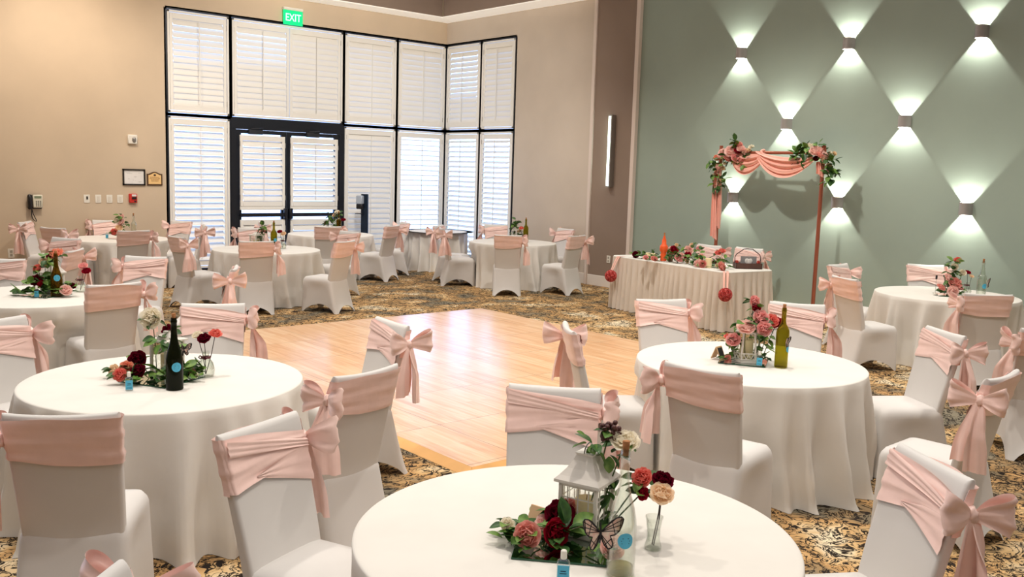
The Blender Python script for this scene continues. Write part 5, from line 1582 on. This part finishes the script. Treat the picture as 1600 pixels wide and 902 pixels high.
# ------------------------------------------------------------------ sanitizer stand
ss = thing('sanitizer_stand', 'dark floor stand with a grey hand sanitizer dispenser by the white shutter', 'dispenser', (-2.30, -.46, 0), radians(-58))
NAVY = mat('stand_navy', (34, 48, 66), rough=.35, metal=.4)
MB().box((0, 0, .008), (.36, .36, .016), bev=.006).build('base', NAVY, ss)
MB().box((.03, .02, .74), (.15, .035, 1.44), bev=.006).build('post', NAVY, ss)
MB().box((-.035, -.055, 1.345), (.13, .11, .17), bev=.015).build('dispenser', mat('dispenser_grey', (172, 182, 196), rough=.3), ss)
MB().box((-.035, -.055, 1.215), (.125, .10, .10), bev=.012).build('nozzle_housing', BLACKP, ss)
MB().box((-.045, -.06, 1.075), (.13, .12, .014), bev=.004).build('drip_tray', BLACKP, ss)

# ------------------------------------------------------------------ light
def spot(loc, target, W, col, size=110, blend=.7, r=.12):
    ld = bpy.data.lights.new('downlight_and_fill', 'SPOT'); ld.energy = W; ld.color = col; ld.spot_size = radians(size); ld.spot_blend = blend; ld.shadow_soft_size = r
    o = link('downlight_and_fill', ld, None, loc)
    o.rotation_euler = (Vector(target) - Vector(loc)).to_track_quat('-Z', 'Y').to_euler()
    return o
WARM = (1.0, .84, .68); NEUT = (1.0, .92, .82)

for (x, y, W) in ((-3.6, -8.9, 480), (-2.4, -12.6, 240), (-2.6, -4.2, 220), (-6.2, -4.0, 250), (-7.2, -8.4, 260), (-6.9, -12.2, 300), (-9.8, -6.6, 270), (-10.4, -10.6, 270), (-9.6, -14.2, 240), (-5.0, -14.6, 240)):
    spot((x, y, 5.3), (x, y, 0) if (x, y) != (-3.6, -8.9) else (x + 1.4, y + .2, 0), W, NEUT, 120, .8, .10)
spot((-7.9, -2.4, 5.2), (-7.6, 0, 2.4), 380, WARM, 110, 1.0, .25)
spot((-4.6, -4.6, 5.0), (-3.2, 0, 3.0), 520, NEUT, 100, 1.0, .3)  # added fill to brighten the back-wall shutters, not a room fixture
spot((-4.6, -4.6, 5.0), (0, -1.8, 3.0), 300, NEUT, 80, 1.0, .3)  # second added fill, lifts the right-hand window wall

w = bpy.data.worlds.new('world'); SC.world = w; w.use_nodes = True
nt = w.node_tree; nt.nodes.clear()
N = lambda t: nt.nodes.new(t)
out = N('ShaderNodeOutputWorld'); bg = N('ShaderNodeBackground'); nt.links.new(bg.outputs[0], out.inputs[0])
tc = N('ShaderNodeTexCoord'); sp = N('ShaderNodeSeparateXYZ'); nt.links.new(tc.outputs['Generated'], sp.inputs[0])
def vdot(v):
    d = N('ShaderNodeVectorMath'); d.operation = 'DOT_PRODUCT'; d.inputs[1].default_value = v; nt.links.new(tc.outputs['Generated'], d.inputs[0]); return d.outputs['Value']
def mrange(src, a, b, c=0., d=1.):
    r = N('ShaderNodeMapRange'); r.interpolation_type = 'SMOOTHSTEP'; r.inputs[1].default_value = a; r.inputs[2].default_value = b; r.inputs[3].default_value = c; r.inputs[4].default_value = d; nt.links.new(src, r.inputs[0]); return r.outputs[0]
def mixc(f, a, b):
    x = N('ShaderNodeMix'); x.data_type = 'RGBA'
    for i, v in ((6, a), (7, b)):
        if isinstance(v, tuple): x.inputs[i].default_value = v
        else: nt.links.new(v, x.inputs[i])
    nt.links.new(f, x.inputs[0]); return x.outputs[2]
SIDE, TOP, DAY = (.085, .064, .050, 1), (.82, .76, .70, 1), (2.2, 2.9, 4.4, 1)
up = mrange(sp.outputs['Z'], .28, .85)
c1 = mixc(up, SIDE, TOP)
day = N('ShaderNodeMath'); day.operation = 'MULTIPLY'
nt.links.new(mrange(vdot((.66, .75, 0)), .15, .5), day.inputs[0]); nt.links.new(mrange(sp.outputs['Z'], .22, .42, 1., 0.), day.inputs[1])
c2 = mixc(day.outputs[0], c1, DAY)
nt.links.new(c2, bg.inputs[0]); bg.inputs[1].default_value = 1.0
SC.view_settings.view_transform = 'Standard'; SC.view_settings.look = 'None'
SC.view_settings.exposure = 0.16; SC.view_settings.gamma = 1.0
SC.cycles.use_denoising = True
SC.cycles.max_bounces = 10; SC.cycles.transparent_max_bounces = 24
SC.cycles.sample_clamp_indirect = 6.0
